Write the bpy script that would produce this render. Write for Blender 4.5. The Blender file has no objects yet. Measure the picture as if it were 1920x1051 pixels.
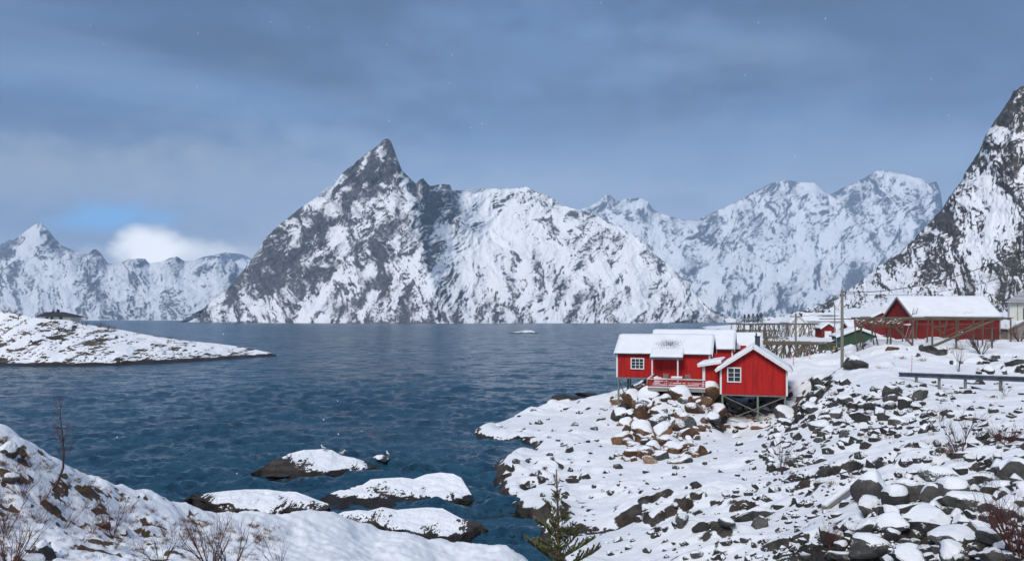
import bpy, bmesh, math, random
import numpy as np
from mathutils import Vector, Matrix
from mathutils.geometry import delaunay_2d_cdt

random.seed(11)
SC = bpy.context.scene
COL = SC.collection

# ------------------------------------------------------------------ camera
F = 1500.0      # focal length in photograph pixels (photograph is 1920 wide)
H = 10.0        # eye height above the sea
YH = 597.0      # eye level in the photograph
CX = 960.0
cam_data = bpy.data.cameras.new('camera')
cam_data.sensor_width = 36.0
cam_data.lens = F / 1920.0 * 36.0
cam_data.shift_y = (YH - 525.5) / 1920.0
cam_data.clip_start = 0.5
cam_data.clip_end = 60000.0
cam = bpy.data.objects.new('camera', cam_data)
COL.objects.link(cam)
cam.location = (0, 0, H)
cam.rotation_euler = (math.pi / 2, 0, 0)
SC.camera = cam

# ------------------------------------------------------------------ exposure
SC.view_settings.view_transform = 'Standard'
SC.view_settings.look = 'None'
SC.view_settings.gamma = 1.0
SC.view_settings.use_curve_mapping = False
EXPO = 1.06
SC.view_settings.exposure = EXPO
SC.render.engine = 'CYCLES'
SC.cycles.use_denoising = True
SC.cycles.max_bounces = 6
SC.cycles.diffuse_bounces = 3
SC.cycles.glossy_bounces = 3
SC.cycles.volume_bounces = 1
SC.cycles.transparent_max_bounces = 8
SC.cycles.sample_clamp_indirect = 4.0

# ------------------------------------------------------------------ sun and sky
SUN_EL, SUN_AZ = math.radians(48), math.radians(208)   # azimuth clockwise from +Y: behind the camera, to the left
sun_data = bpy.data.lights.new('sun', 'SUN')
sun_data.energy = 1.5
sun_data.angle = math.radians(24)
sun_data.color = (1.0, 0.955, 0.90)
sun = bpy.data.objects.new('sun', sun_data)
COL.objects.link(sun)
sd = Vector((math.sin(SUN_AZ) * math.cos(SUN_EL), math.cos(SUN_AZ) * math.cos(SUN_EL), math.sin(SUN_EL)))
sun.rotation_euler = sd.to_track_quat('Z', 'Y').to_euler()

world = bpy.data.worlds.new('World')
SC.world = world
world.use_nodes = True
NT = world.node_tree
NT.nodes.clear()


class NG:
    """tiny helper to wire shader nodes"""
    def __init__(s, nt):
        s.nt = nt

    def n(s, t, **kw):
        nd = s.nt.nodes.new(t)
        for k, v in kw.items():
            setattr(nd, k, v)
        return nd

    def set(s, sock, v):
        if isinstance(v, bpy.types.NodeSocket):
            s.nt.links.new(v, sock)
        elif v is not None:
            if hasattr(sock, 'default_value'):
                try:
                    sock.default_value = v
                except Exception:
                    sock.default_value = (*v, 1.0) if len(v) == 3 else v

    def m(s, op, a, b=None, c=None, clamp=False):
        nd = s.n('ShaderNodeMath', operation=op, use_clamp=clamp)
        s.set(nd.inputs[0], a)
        if b is not None:
            s.set(nd.inputs[1], b)
        if c is not None:
            s.set(nd.inputs[2], c)
        return nd.outputs[0]

    def vm(s, op, a, b=None):
        nd = s.n('ShaderNodeVectorMath', operation=op)
        s.set(nd.inputs[0], a)
        if b is not None:
            s.set(nd.inputs[1], b)
        return nd.outputs[0]

    def noise(s, vec, scale, detail=4, rough=0.55, dist=0.0, lac=2.0):
        nd = s.n('ShaderNodeTexNoise')
        s.set(nd.inputs['Vector'], vec)
        nd.inputs['Scale'].default_value = scale
        nd.inputs['Detail'].default_value = detail
        nd.inputs['Roughness'].default_value = rough
        nd.inputs['Lacunarity'].default_value = lac
        nd.inputs['Distortion'].default_value = dist
        return nd.outputs['Fac']

    def smooth(s, v, a, b, lo=0.0, hi=1.0):
        nd = s.n('ShaderNodeMapRange', interpolation_type='SMOOTHSTEP')
        s.set(nd.inputs['Value'], v)
        s.set(nd.inputs['From Min'], a)
        s.set(nd.inputs['From Max'], b)
        s.set(nd.inputs['To Min'], lo)
        s.set(nd.inputs['To Max'], hi)
        return nd.outputs[0]

    def mix(s, f, a, b):
        nd = s.n('ShaderNodeMix', data_type='RGBA')
        s.set(nd.inputs[0], f)
        s.set(nd.inputs[6], a if isinstance(a, bpy.types.NodeSocket) else (*a, 1.0))
        s.set(nd.inputs[7], b if isinstance(b, bpy.types.NodeSocket) else (*b, 1.0))
        return nd.outputs[2]

    def ramp(s, f, stops):
        nd = s.n('ShaderNodeValToRGB')
        cr = nd.color_ramp
        cr.interpolation = 'EASE'
        while len(cr.elements) < len(stops):
            cr.elements.new(0.5)
        for e, (p, c) in zip(cr.elements, stops):
            e.position = p
            e.color = (*c, 1.0)
        s.set(nd.inputs[0], f)
        return nd.outputs[0]

    def sep(s, v):
        nd = s.n('ShaderNodeSeparateXYZ')
        s.set(nd.inputs[0], v)
        return nd.outputs

    def comb(s, x, y, z):
        nd = s.n('ShaderNodeCombineXYZ')
        s.set(nd.inputs[0], x)
        s.set(nd.inputs[1], y)
        s.set(nd.inputs[2], z)
        return nd.outputs[0]


def srgb(r, g, b):
    def f(c):
        c /= 255.0
        return c / 12.92 if c <= 0.04045 else ((c + 0.055) / 1.055) ** 2.4
    return (f(r), f(g), f(b))


def sk(r, g, b):
    """sky colour as it should leave the camera, before exposure"""
    k = 2.0 ** -EXPO
    return tuple(c * k for c in srgb(r, g, b))


g = NG(NT)
tc = g.n('ShaderNodeTexCoord').outputs['Generated']
dx, dy, dz = g.sep(tc)
dyc = g.m('MAXIMUM', g.m('ABSOLUTE', dy), 0.05)
ea = g.m('DIVIDE', dx, dyc)               # tangent of azimuth
ee = g.m('DIVIDE', dz, dyc)               # tangent of elevation
front = g.m('GREATER_THAN', dy, 0.0)
# overcast deck: pale at the horizon, slate blue higher up
base = g.ramp(g.m('MULTIPLY', dz, 1.6, clamp=True), [
    (0.0, sk(190, 204, 222)), (0.10, sk(190, 206, 228)), (0.22, sk(150, 178, 216)),
    (0.38, sk(110, 146, 192)), (0.60, sk(88, 120, 166)), (1.0, sk(104, 132, 172))])
cv = g.comb(g.m('MULTIPLY', dx, 1.0), g.m('MULTIPLY', dy, 1.0), g.m('MULTIPLY', dz, 2.3))
n1 = g.noise(cv, 2.1, 5, 0.52, 0.5)
n2 = g.noise(g.vm('ADD', cv, (3.1, 1.7, 0.4)), 4.6, 6, 0.55, 0.35)
lum = g.m('ADD', g.m('MULTIPLY', g.m('SUBTRACT', n1, 0.5), 1.5), g.m('MULTIPLY', g.m('SUBTRACT', n2, 0.5), 0.8))
col = g.mix(g.smooth(lum, 0.0, 0.36, 0.0, 0.75), base, sk(134, 168, 214))
col = g.mix(g.smooth(lum, 0.0, -0.36, 0.0, 0.8), col, sk(98, 118, 160))
# heavier grey-blue layers and paler rifts drifting through the deck
v3 = g.vm('ADD', g.comb(g.m('MULTIPLY', dx, 1.0), dy, g.m('MULTIPLY', dz, 3.4)), (7.7, 0.3, 2.2))
n3 = g.noise(v3, 1.7, 6, 0.52, 0.5)
n4 = g.noise(g.vm('ADD', v3, (2.4, 5.0, 1.0)), 2.3, 4, 0.5, 0.3)
hi = g.smooth(dz, 0.10, 0.34)
col = g.mix(g.m('MULTIPLY', g.smooth(n3, 0.40, 0.62), g.m('ADD', 0.34, g.m('MULTIPLY', hi, 0.56))), col, sk(84, 104, 134))
col = g.mix(g.m('MULTIPLY', g.smooth(n4, 0.48, 0.72), 0.40), col, sk(160, 184, 214))
# brighter veil low over the fjord
veil = g.m('MULTIPLY', g.smooth(dz, 0.24, 0.06), g.smooth(n2, 0.30, 0.62))
col = g.mix(g.m('MULTIPLY', veil, 0.6), col, sk(216, 223, 233))


def blob(px, py, wx, wy, wob, soft):
    a0, e0 = (px - CX) / F, (YH - py) / F
    nz = g.noise(g.comb(g.m('MULTIPLY', ea, 16.0), g.m('MULTIPLY', ee, 26.0), px * 0.01), 1.0, 6, 0.55)
    qx = g.m('DIVIDE', g.m('SUBTRACT', ea, a0), wx / F)
    qy = g.m('DIVIDE', g.m('SUBTRACT', ee, e0), wy / F)
    d = g.m('SQRT', g.m('ADD', g.m('MULTIPLY', qx, qx), g.m('MULTIPLY', qy, qy)))
    d = g.m('ADD', d, g.m('MULTIPLY', g.m('SUBTRACT', nz, 0.5), wob))
    return g.m('MULTIPLY', g.smooth(d, 1.0 + soft, 1.0 - soft), front)


nish = g.n('ShaderNodeTexSky', sky_type='NISHITA')
nish.sun_disc = False
nish.sun_elevation = SUN_EL
nish.sun_rotation = SUN_AZ
clear = g.n('ShaderNodeVectorMath', operation='SCALE')
g.set(clear.inputs[0], nish.outputs[0])
clear.inputs[3].default_value = 0.10
col = g.mix(g.m('MULTIPLY', blob(60, 330, 330, 60, 2.2, 0.8), 0.75), col, sk(184, 195, 210))
col = g.mix(g.m('MULTIPLY', blob(540, 350, 240, 80, 2.4, 0.85), 0.55), col, sk(182, 199, 222))
col = g.mix(g.m('MULTIPLY', blob(1230, 400, 330, 60, 2.4, 0.85), 0.55), col, sk(196, 210, 228))
col = g.mix(g.m('MULTIPLY', blob(1010, 110, 260, 90, 2.6, 0.9), 0.45), col, sk(128, 166, 216))
col = g.mix(g.m('MULTIPLY', blob(1500, 300, 300, 70, 2.6, 0.9), 0.35), col, sk(160, 184, 212))
col = g.mix(g.m('MULTIPLY', blob(200, 440, 190, 60, 2.2, 0.7), 0.55), col, sk(160, 186, 222))
col = g.mix(g.m('MULTIPLY', blob(195, 408, 100, 24, 2.2, 0.6), 0.95), col, g.mix(0.8, clear.outputs[0], tuple(1.45 * q for q in sk(82, 168, 236))))
col = g.mix(blob(340, 486, 140, 36, 2.0, 0.5), col, tuple(1.6 * q for q in sk(222, 224, 228)))
col = g.mix(blob(288, 466, 66, 34, 1.6, 0.45), col, tuple(2.1 * q for q in sk(240, 239, 236)))
# below the horizon the sky simply goes on as its horizon colour
bg = g.n('ShaderNodeBackground')
g.set(bg.inputs[0], col)
bg.inputs[1].default_value = 1.0
wo = g.n('ShaderNodeOutputWorld')
NT.links.new(bg.outputs[0], wo.inputs[0])

# ------------------------------------------------------------------ maths helpers
def P(px, py, Y):
    """photograph pixel at a chosen distance -> point of the place"""
    return ((px - CX) / F * Y, Y, H - (py - YH) / F * Y)


_rs = np.random.RandomState(5)
_PERM = np.concatenate([_rs.permutation(512)] * 2).astype(np.int64)
_G = _rs.normal(size=(512, 3))
_G = (_G / np.linalg.norm(_G, axis=1)[:, None]).astype(np.float32)


def pn(x, y, z):
    """gradient noise, about -0.7..0.7"""
    x, y, z = [np.asarray(a, dtype=np.float64) for a in np.broadcast_arrays(x, y, z)]
    xi, yi, zi = np.floor(x), np.floor(y), np.floor(z)
    xf, yf, zf = (x - xi).astype(np.float32), (y - yi).astype(np.float32), (z - zi).astype(np.float32)
    xi, yi, zi = xi.astype(np.int64) & 511, yi.astype(np.int64) & 511, zi.astype(np.int64) & 511
    u, v, w = [t * t * t * (t * (t * 6 - 15) + 10) for t in (xf, yf, zf)]
    out = 0
    for i in (0, 1):
        pa = _PERM[(xi + i) & 511]
        wu = u if i else 1 - u
        for j in (0, 1):
            pb = _PERM[(pa + yi + j) & 511]
            wv = v if j else 1 - v
            for k in (0, 1):
                h = _PERM[(pb + zi + k) & 511]
                gr = _G[h]
                ww = w if k else 1 - w
                out = out + wu * wv * ww * (gr[..., 0] * (xf - i) + gr[..., 1] * (yf - j) + gr[..., 2] * (zf - k))
    return out


def fbm(x, y, z, octv=5, gain=0.5, lac=2.03):
    a, s, o = 1.0, 0.0, 0
    for k in range(octv):
        o = o + a * pn(x + 17.3 * k, y + 5.1 * k, z + 9.7 * k)
        x, y, z = x * lac, y * lac, z * lac
        a *= gain
    return o


def ridged(x, y, z, octv=5, gain=0.5, lac=2.1):
    a, o = 1.0, 0
    for k in range(octv):
        o = o + a * (1.0 - 2.2 * np.abs(pn(x + 11.3 * k, y + 3.1 * k, z + 4.7 * k)))
        x, y, z = x * lac, y * lac, z * lac
        a *= gain
    return o


def sstep(a, b, x):
    t = np.clip((x - a) / (b - a), 0, 1)
    return t * t * (3 - 2 * t)


def grid_normals(V):
    """V: rows x cols x 3"""
    du = np.gradient(V, axis=1)
    dv = np.gradient(V, axis=0)
    n = np.cross(du, dv)
    n /= np.maximum(np.linalg.norm(n, axis=2, keepdims=True), 1e-9)
    n[n[..., 2] < 0] *= -1
    return n


def boxblur(a, r):
    for ax in (0, 1):
        c = np.cumsum(np.concatenate([np.repeat(np.take(a, [0], ax), r + 1, ax), a, np.repeat(np.take(a, [-1], ax), r, ax)], ax), ax)
        n = a.shape[ax]
        a = (np.take(c, range(2 * r + 1, 2 * r + 1 + n), ax) - np.take(c, range(0, n), ax)) / (2 * r + 1)
    return a


def grid_mesh(name, V, attrs, mat, smooth=True):
    r, c = V.shape[:2]
    me = bpy.data.meshes.new(name)
    me.vertices.add(r * c)
    me.vertices.foreach_set('co', V.reshape(-1).astype(np.float32))
    i = np.arange((r - 1) * (c - 1))
    a = (i // (c - 1)) * c + i % (c - 1)
    q = np.stack([a, a + 1, a + c + 1, a + c], 1).astype(np.int32)
    me.loops.add(q.size)
    me.loops.foreach_set('vertex_index', q.ravel())
    me.polygons.add(len(q))
    me.polygons.foreach_set('loop_start', (np.arange(len(q)) * 4).astype(np.int32))
    me.polygons.foreach_set('use_smooth', np.full(len(q), smooth))
    me.update(calc_edges=True)
    me.validate()
    for k, v in attrs.items():
        at = me.attributes.new(k, 'FLOAT', 'POINT')
        at.data.foreach_set('value', v.reshape(-1).astype(np.float32))
    me.materials.append(mat)
    o = bpy.data.objects.new(name, me)
    COL.objects.link(o)
    return o


def tag(o, label=None, cat=None, group=None, kind=None):
    if label:
        o['label'] = label
    if cat:
        o['category'] = cat
    if group:
        o['group'] = group
    if kind:
        o['kind'] = kind
    return o

# ------------------------------------------------------------------ materials
def new_mat(name):
    m = bpy.data.materials.new(name)
    m.use_nodes = True
    m.node_tree.nodes.clear()
    k = NG(m.node_tree)
    b = k.n('ShaderNodeBsdfPrincipled')
    o = k.n('ShaderNodeOutputMaterial')
    m.node_tree.links.new(b.outputs[0], o.inputs[0])
    return m, k, b


SNOW = (0.86, 0.875, 0.90)


def mat_terrain(name, rock_a, rock_b, scale, bump, wet=None, brown=None, soft=0.18, detail=0.55, snow=SNOW, stretch=(1, 1, 1), grain=0.25):
    """snow over rock; the mesh attribute 'rock' says where rock is bare"""
    m, k, b = new_mat(name)
    geo = k.n('ShaderNodeNewGeometry')
    pos = geo.outputs['Position']
    at = k.n('ShaderNodeAttribute', attribute_name='rock').outputs['Fac']
    ps = k.vm('MULTIPLY', pos, stretch)
    nd = k.noise(ps, scale, 6, 0.62, 0.2)
    nf = k.noise(ps, scale * 5.3, 4, 0.6)
    room = k.m('ADD', 0.12, k.m('MULTIPLY', k.m('MULTIPLY', at, k.m('SUBTRACT', 1.15, at)), 3.2))     # break up edges, leave clean snowfields clean
    nn = k.m('ADD', k.m('MULTIPLY', k.m('SUBTRACT', nd, 0.5), detail), k.m('MULTIPLY', k.m('SUBTRACT', nf, 0.5), detail * 0.6))
    f = k.m('ADD', at, k.m('MULTIPLY', nn, room))
    f = k.smooth(f, 0.5 - soft, 0.5 + soft)
    nc = k.noise(pos, scale * 0.8, 5, 0.6)
    rc = k.mix(k.smooth(nc, 0.3, 0.7), rock_a, rock_b)
    if brown:
        br = k.n('ShaderNodeAttribute', attribute_name='brown').outputs['Fac']
        rc = k.mix(k.m('MULTIPLY', br, k.smooth(nf, 0.25, 0.7)), rc, brown)
    if wet:
        we = k.n('ShaderNodeAttribute', attribute_name='wet').outputs['Fac']
        rc = k.mix(we, rc, wet)
        k.set(b.inputs['Roughness'], k.m('SUBTRACT', 0.85, k.m('MULTIPLY', we, 0.45)))
    else:
        b.inputs['Roughness'].default_value = 0.8
    sn = k.mix(k.smooth(nc, 0.35, 0.75, 0.0, 0.5), snow, tuple(c * 0.93 for c in snow))
    k.set(b.inputs['Base Color'], k.mix(f, sn, rc))
    bp = k.n('ShaderNodeBump')
    bp.inputs['Distance'].default_value = bump
    bp.inputs['Strength'].default_value = 1.0
    hgt = k.m('ADD', k.m('MULTIPLY', nf, k.m('ADD', k.m('MULTIPLY', f, 0.9), grain)), k.m('MULTIPLY', f, -0.55))
    k.set(bp.inputs['Height'], hgt)
    k.set(b.inputs['Normal'], bp.outputs[0])
    b.inputs['Specular IOR Level'].default_value = 0.25
    return m


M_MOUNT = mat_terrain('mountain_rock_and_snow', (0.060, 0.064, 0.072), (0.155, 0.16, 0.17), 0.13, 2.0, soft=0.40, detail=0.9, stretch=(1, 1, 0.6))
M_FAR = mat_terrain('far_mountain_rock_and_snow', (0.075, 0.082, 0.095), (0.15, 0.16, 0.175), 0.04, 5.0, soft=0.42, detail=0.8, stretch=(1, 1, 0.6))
M_NEARM = mat_terrain('near_mountain_rock_and_snow', (0.045, 0.043, 0.042), (0.135, 0.128, 0.12), 0.45, 0.6, soft=0.28, detail=0.9, stretch=(1, 1, 0.6))
M_SHORE = mat_terrain('shore_rock_and_snow', (0.030, 0.028, 0.027), (0.15, 0.135, 0.115), 1.9, 0.28, wet=(0.026, 0.020, 0.015), brown=(0.12, 0.066, 0.038), soft=0.12, detail=0.95)
M_BANK = mat_terrain('bank_turf_and_snow', (0.06, 0.045, 0.03), (0.15, 0.095, 0.05), 2.6, 0.05, soft=0.14, detail=0.5)
M_ISLET = mat_terrain('islet_rock_and_snow', (0.030, 0.027, 0.025), (0.085, 0.070, 0.055), 1.4, 0.08, wet=(0.020, 0.016, 0.013), soft=0.07, detail=0.35)
M_SPIT = mat_terrain('headland_rock_and_snow', (0.035, 0.032, 0.03), (0.13, 0.10, 0.075), 0.36, 0.22, wet=(0.030, 0.022, 0.016), soft=0.10, detail=0.6, stretch=(0.7, 0.7, 2.2))


def mat_water():
    m, k, b = new_mat('sea_water')
    pos = k.n('ShaderNodeNewGeometry').outputs['Position']
    x, y, z = k.sep(pos)

    def slope(sx, sy, off, scale, det, rough, dist):
        nd = k.n('ShaderNodeTexNoise')
        k.set(nd.inputs['Vector'], k.comb(k.m('ADD', k.m('MULTIPLY', x, sx), off), k.m('ADD', k.m('MULTIPLY', y, sy), k.m('MULTIPLY', x, 0.10)), off))
        nd.inputs['Scale'].default_value = scale
        nd.inputs['Detail'].default_value = det
        nd.inputs['Roughness'].default_value = rough
        nd.inputs['Distortion'].default_value = dist
        return k.vm('SUBTRACT', nd.outputs['Color'], (0.5, 0.5, 0.5))

    def scl(v, f):
        nd = k.n('ShaderNodeVectorMath', operation='SCALE')
        k.set(nd.inputs[0], v)
        k.set(nd.inputs[3], f)
        return nd.outputs[0]
    gust = k.noise(k.comb(k.m('MULTIPLY', x, 0.35), y, 1.0), 0.03, 4, 0.6)
    s = k.vm('ADD', scl(slope(0.6, 1.0, 0.0, 0.36, 3, 0.6, 0.4), 0.75), scl(slope(0.6, 1.0, 4.0, 3.0, 4, 0.65, 0.5), 1.0))
    s = scl(s, k.smooth(gust, 0.3, 0.7, 0.8, 1.25))
    sx, sy, sz = k.sep(s)
    nv = k.vm('NORMALIZE', k.comb(k.m('MULTIPLY', sx, WAVE * 0.7), k.m('MULTIPLY', sy, WAVE), 1.0))
    k.set(b.inputs['Normal'], nv)
    k.set(b.inputs['Base Color'], k.mix(k.smooth(gust, 0.35, 0.65), (0.015, 0.056, 0.098), (0.020, 0.076, 0.124)))
    b.inputs['Roughness'].default_value = 0.22
    b.inputs['IOR'].default_value = 1.33
    b.inputs['Specular IOR Level'].default_value = 0.30
    return m


WAVE = 2.4
M_WATER = mat_water()

# ------------------------------------------------------------------ large structure: sea, mountains, shores
def plane_obj(name, x0, x1, y0, y1, z, mat):
    me = bpy.data.meshes.new(name)
    me.from_pydata([(x0, y0, z), (x1, y0, z), (x1, y1, z), (x0, y1, z)], [], [(0, 1, 2, 3)])
    me.materials.append(mat)
    o = bpy.data.objects.new(name, me)
    COL.objects.link(o)
    return o


def sea():
    """one sheet: real chop near the shore, flat out to the horizon"""
    pyr = np.concatenate([[-1.0], np.linspace(1120, 609, 330), [606.5, 604.5, 602.8, 600.5, 599.0]])
    Yr = np.where(pyr < 0, 12.0, F * H / np.maximum(pyr - YH, 0.5))
    colp = np.concatenate([[-60000, -9000, -2500], np.linspace(-260, 1430, 560), [1700, 2400, 6000, 40000]])
    PX, Y = np.meshgrid(colp, Yr)
    X = (PX - CX) / F * Y
    dyr = np.abs(np.gradient(Yr))[:, None]
    rs = np.random.RandomState(21)
    Z = np.zeros_like(X)
    for i in range(64):
        lam = 0.5 * (6.0 / 0.5) ** rs.rand()
        th = rs.normal(0, 0.55)
        kx, ky = math.sin(th) * 2 * math.pi / lam, -math.cos(th) * 2 * math.pi / lam
        amp = 0.0085 * lam ** 0.75
        lod = np.exp(-(1.25 * np.maximum(dyr * abs(math.cos(th)), 0.0018 * Y) / lam) ** 2)
        ph = kx * X + ky * Y + rs.rand() * 6.283
        Z += amp * lod * (np.sin(ph) + 0.25 * np.sin(2 * ph + 0.6))
    gust = 0.75 + 0.9 * sstep(-0.3, 0.3, fbm(X / 45, Y / 30, 2.2, 3))
    inner = ((PX > -270) & (PX < 1440) & (Y > 13) & (Y < 1100))
    Z = Z * gust * inner
    V = np.stack([np.clip(X, -9300, 9300), np.minimum(Y, 9300), Z], 2)
    V[0, :, 1] = -9300
    V[0, :, 0] = np.linspace(-9300, 9300, V.shape[1])
    tag(grid_mesh('sea_water', V, {}, M_WATER), kind='structure')


sea()


def tri_interp(pts, edges, vals, qx, qy):
    """piecewise linear interpolation of vals (n x k) over a triangulation of pts"""
    vs, es, fs, ov, oe, of = delaunay_2d_cdt([Vector(p) for p in pts], edges, [], 0, 1e-6)
    idx = [o[0] if o else 0 for o in ov]
    out = np.zeros((qx.size, vals.shape[1]))
    done = np.zeros(qx.size, bool)
    X, Y = qx.ravel(), qy.ravel()
    for f in fs:
        a, b, c = [vs[i] for i in f]
        d = (b[1] - c[1]) * (a[0] - c[0]) + (c[0] - b[0]) * (a[1] - c[1])
        if abs(d) < 1e-9:
            continue
        sel = np.where((X >= min(a[0], b[0], c[0]) - 1e-6) & (X <= max(a[0], b[0], c[0]) + 1e-6))[0]
        w0 = ((b[1] - c[1]) * (X[sel] - c[0]) + (c[0] - b[0]) * (Y[sel] - c[1])) / d
        w1 = ((c[1] - a[1]) * (X[sel] - c[0]) + (a[0] - c[0]) * (Y[sel] - c[1])) / d
        w2 = 1 - w0 - w1
        ins = (w0 > -1e-4) & (w1 > -1e-4) & (w2 > -1e-4)
        s2 = sel[ins]
        out[s2] = w0[ins, None] * vals[idx[f[0]]] + w1[ins, None] * vals[idx[f[1]]] + w2[ins, None] * vals[idx[f[2]]]
        done[s2] = True
    if not done.all():
        P0 = np.array(pts)
        for j in np.where(~done)[0]:
            k = np.argmin((P0[:, 0] - X[j]) ** 2 + (P0[:, 1] - Y[j]) ** 2)
            out[j] = vals[k]
    return out


def fall_noise(X, Y, Z, L, seed):
    """height of gullies, ribs and ledges on a mountainside, unit about 1; L = size in metres of the main ribs"""
    wx = X + 0.55 * L * fbm(X / L / 1.7, Y / L / 6, Z / L / 1.7 + seed, 4)
    wz = Z + 0.55 * L * fbm(X / L / 1.7 + 9, Y / L / 6, Z / L / 1.7 + seed, 4)
    ribs = ridged((wx + 0.3 * wz) / L, Y / L * 0.15, wz / (L * 3.2) + seed, 5, 0.55) * 0.55
    diag = ridged((wx - 0.8 * wz) / (L * 0.7) + 4, seed + 0 * X, (wz + 0.6 * wx) / (L * 2.6), 4, 0.55) * 0.32
    body = fbm(wx / L * 1.2, Y / L * 0.2, wz / L * 0.9 + seed * 2, 6, 0.55) * 0.7
    return ribs + diag + body


def streaks(X, Y, Z, L, seed):
    """where wind and fall line leave snow. Returns fine speckle and streaks (unit variance) and broad slanting bands (unit variance)"""
    wx = X + 0.30 * L * fbm(X / L * 1.3, Y / L * .2, Z / L * 1.3 + seed, 4, 0.6)
    wz = Z + 0.30 * L * fbm(X / L * 1.3 + 5, Y / L * .2, Z / L * 1.3 + seed, 4, 0.6)
    pick = sstep(-0.2, 0.2, fbm(X / L / 2.2, Y / L * .1, Z / L / 2.2 + 3 * seed, 2))
    a = ridged((wx + 0.35 * wz) / (L * 0.14), seed, wz / (L * 1.0), 4, 0.62)
    b = ridged((wx - 0.9 * wz) / (L * 0.13) + 7, seed, (wz + 0.8 * wx) / (L * 0.9), 4, 0.62)
    c = fbm(wx / (L * 0.075), Y / L * .3, wz / (L * 0.075), 3, 0.8)
    t = -1.0 * (a * pick + b * (1 - pick)) + 0.85 * c
    e = fbm(wx / (L * 0.55), Y / L * .2, wz / (L * 0.9), 3, 0.6)
    d1 = ridged((wx - 0.75 * wz) / (L * 0.75) + 2, seed, (wz + 0.7 * wx) / (L * 3.0), 3, 0.5)
    d2 = ridged((wx + 0.25 * wz) / (L * 0.6) + 8, seed + 2, wz / (L * 3.0), 3, 0.5)
    big = -(d1 * (1 - pick) + d2 * pick) + 0.8 * e
    return (t - t.mean()) / t.std(), (big - big.mean()) / big.std()


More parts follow.
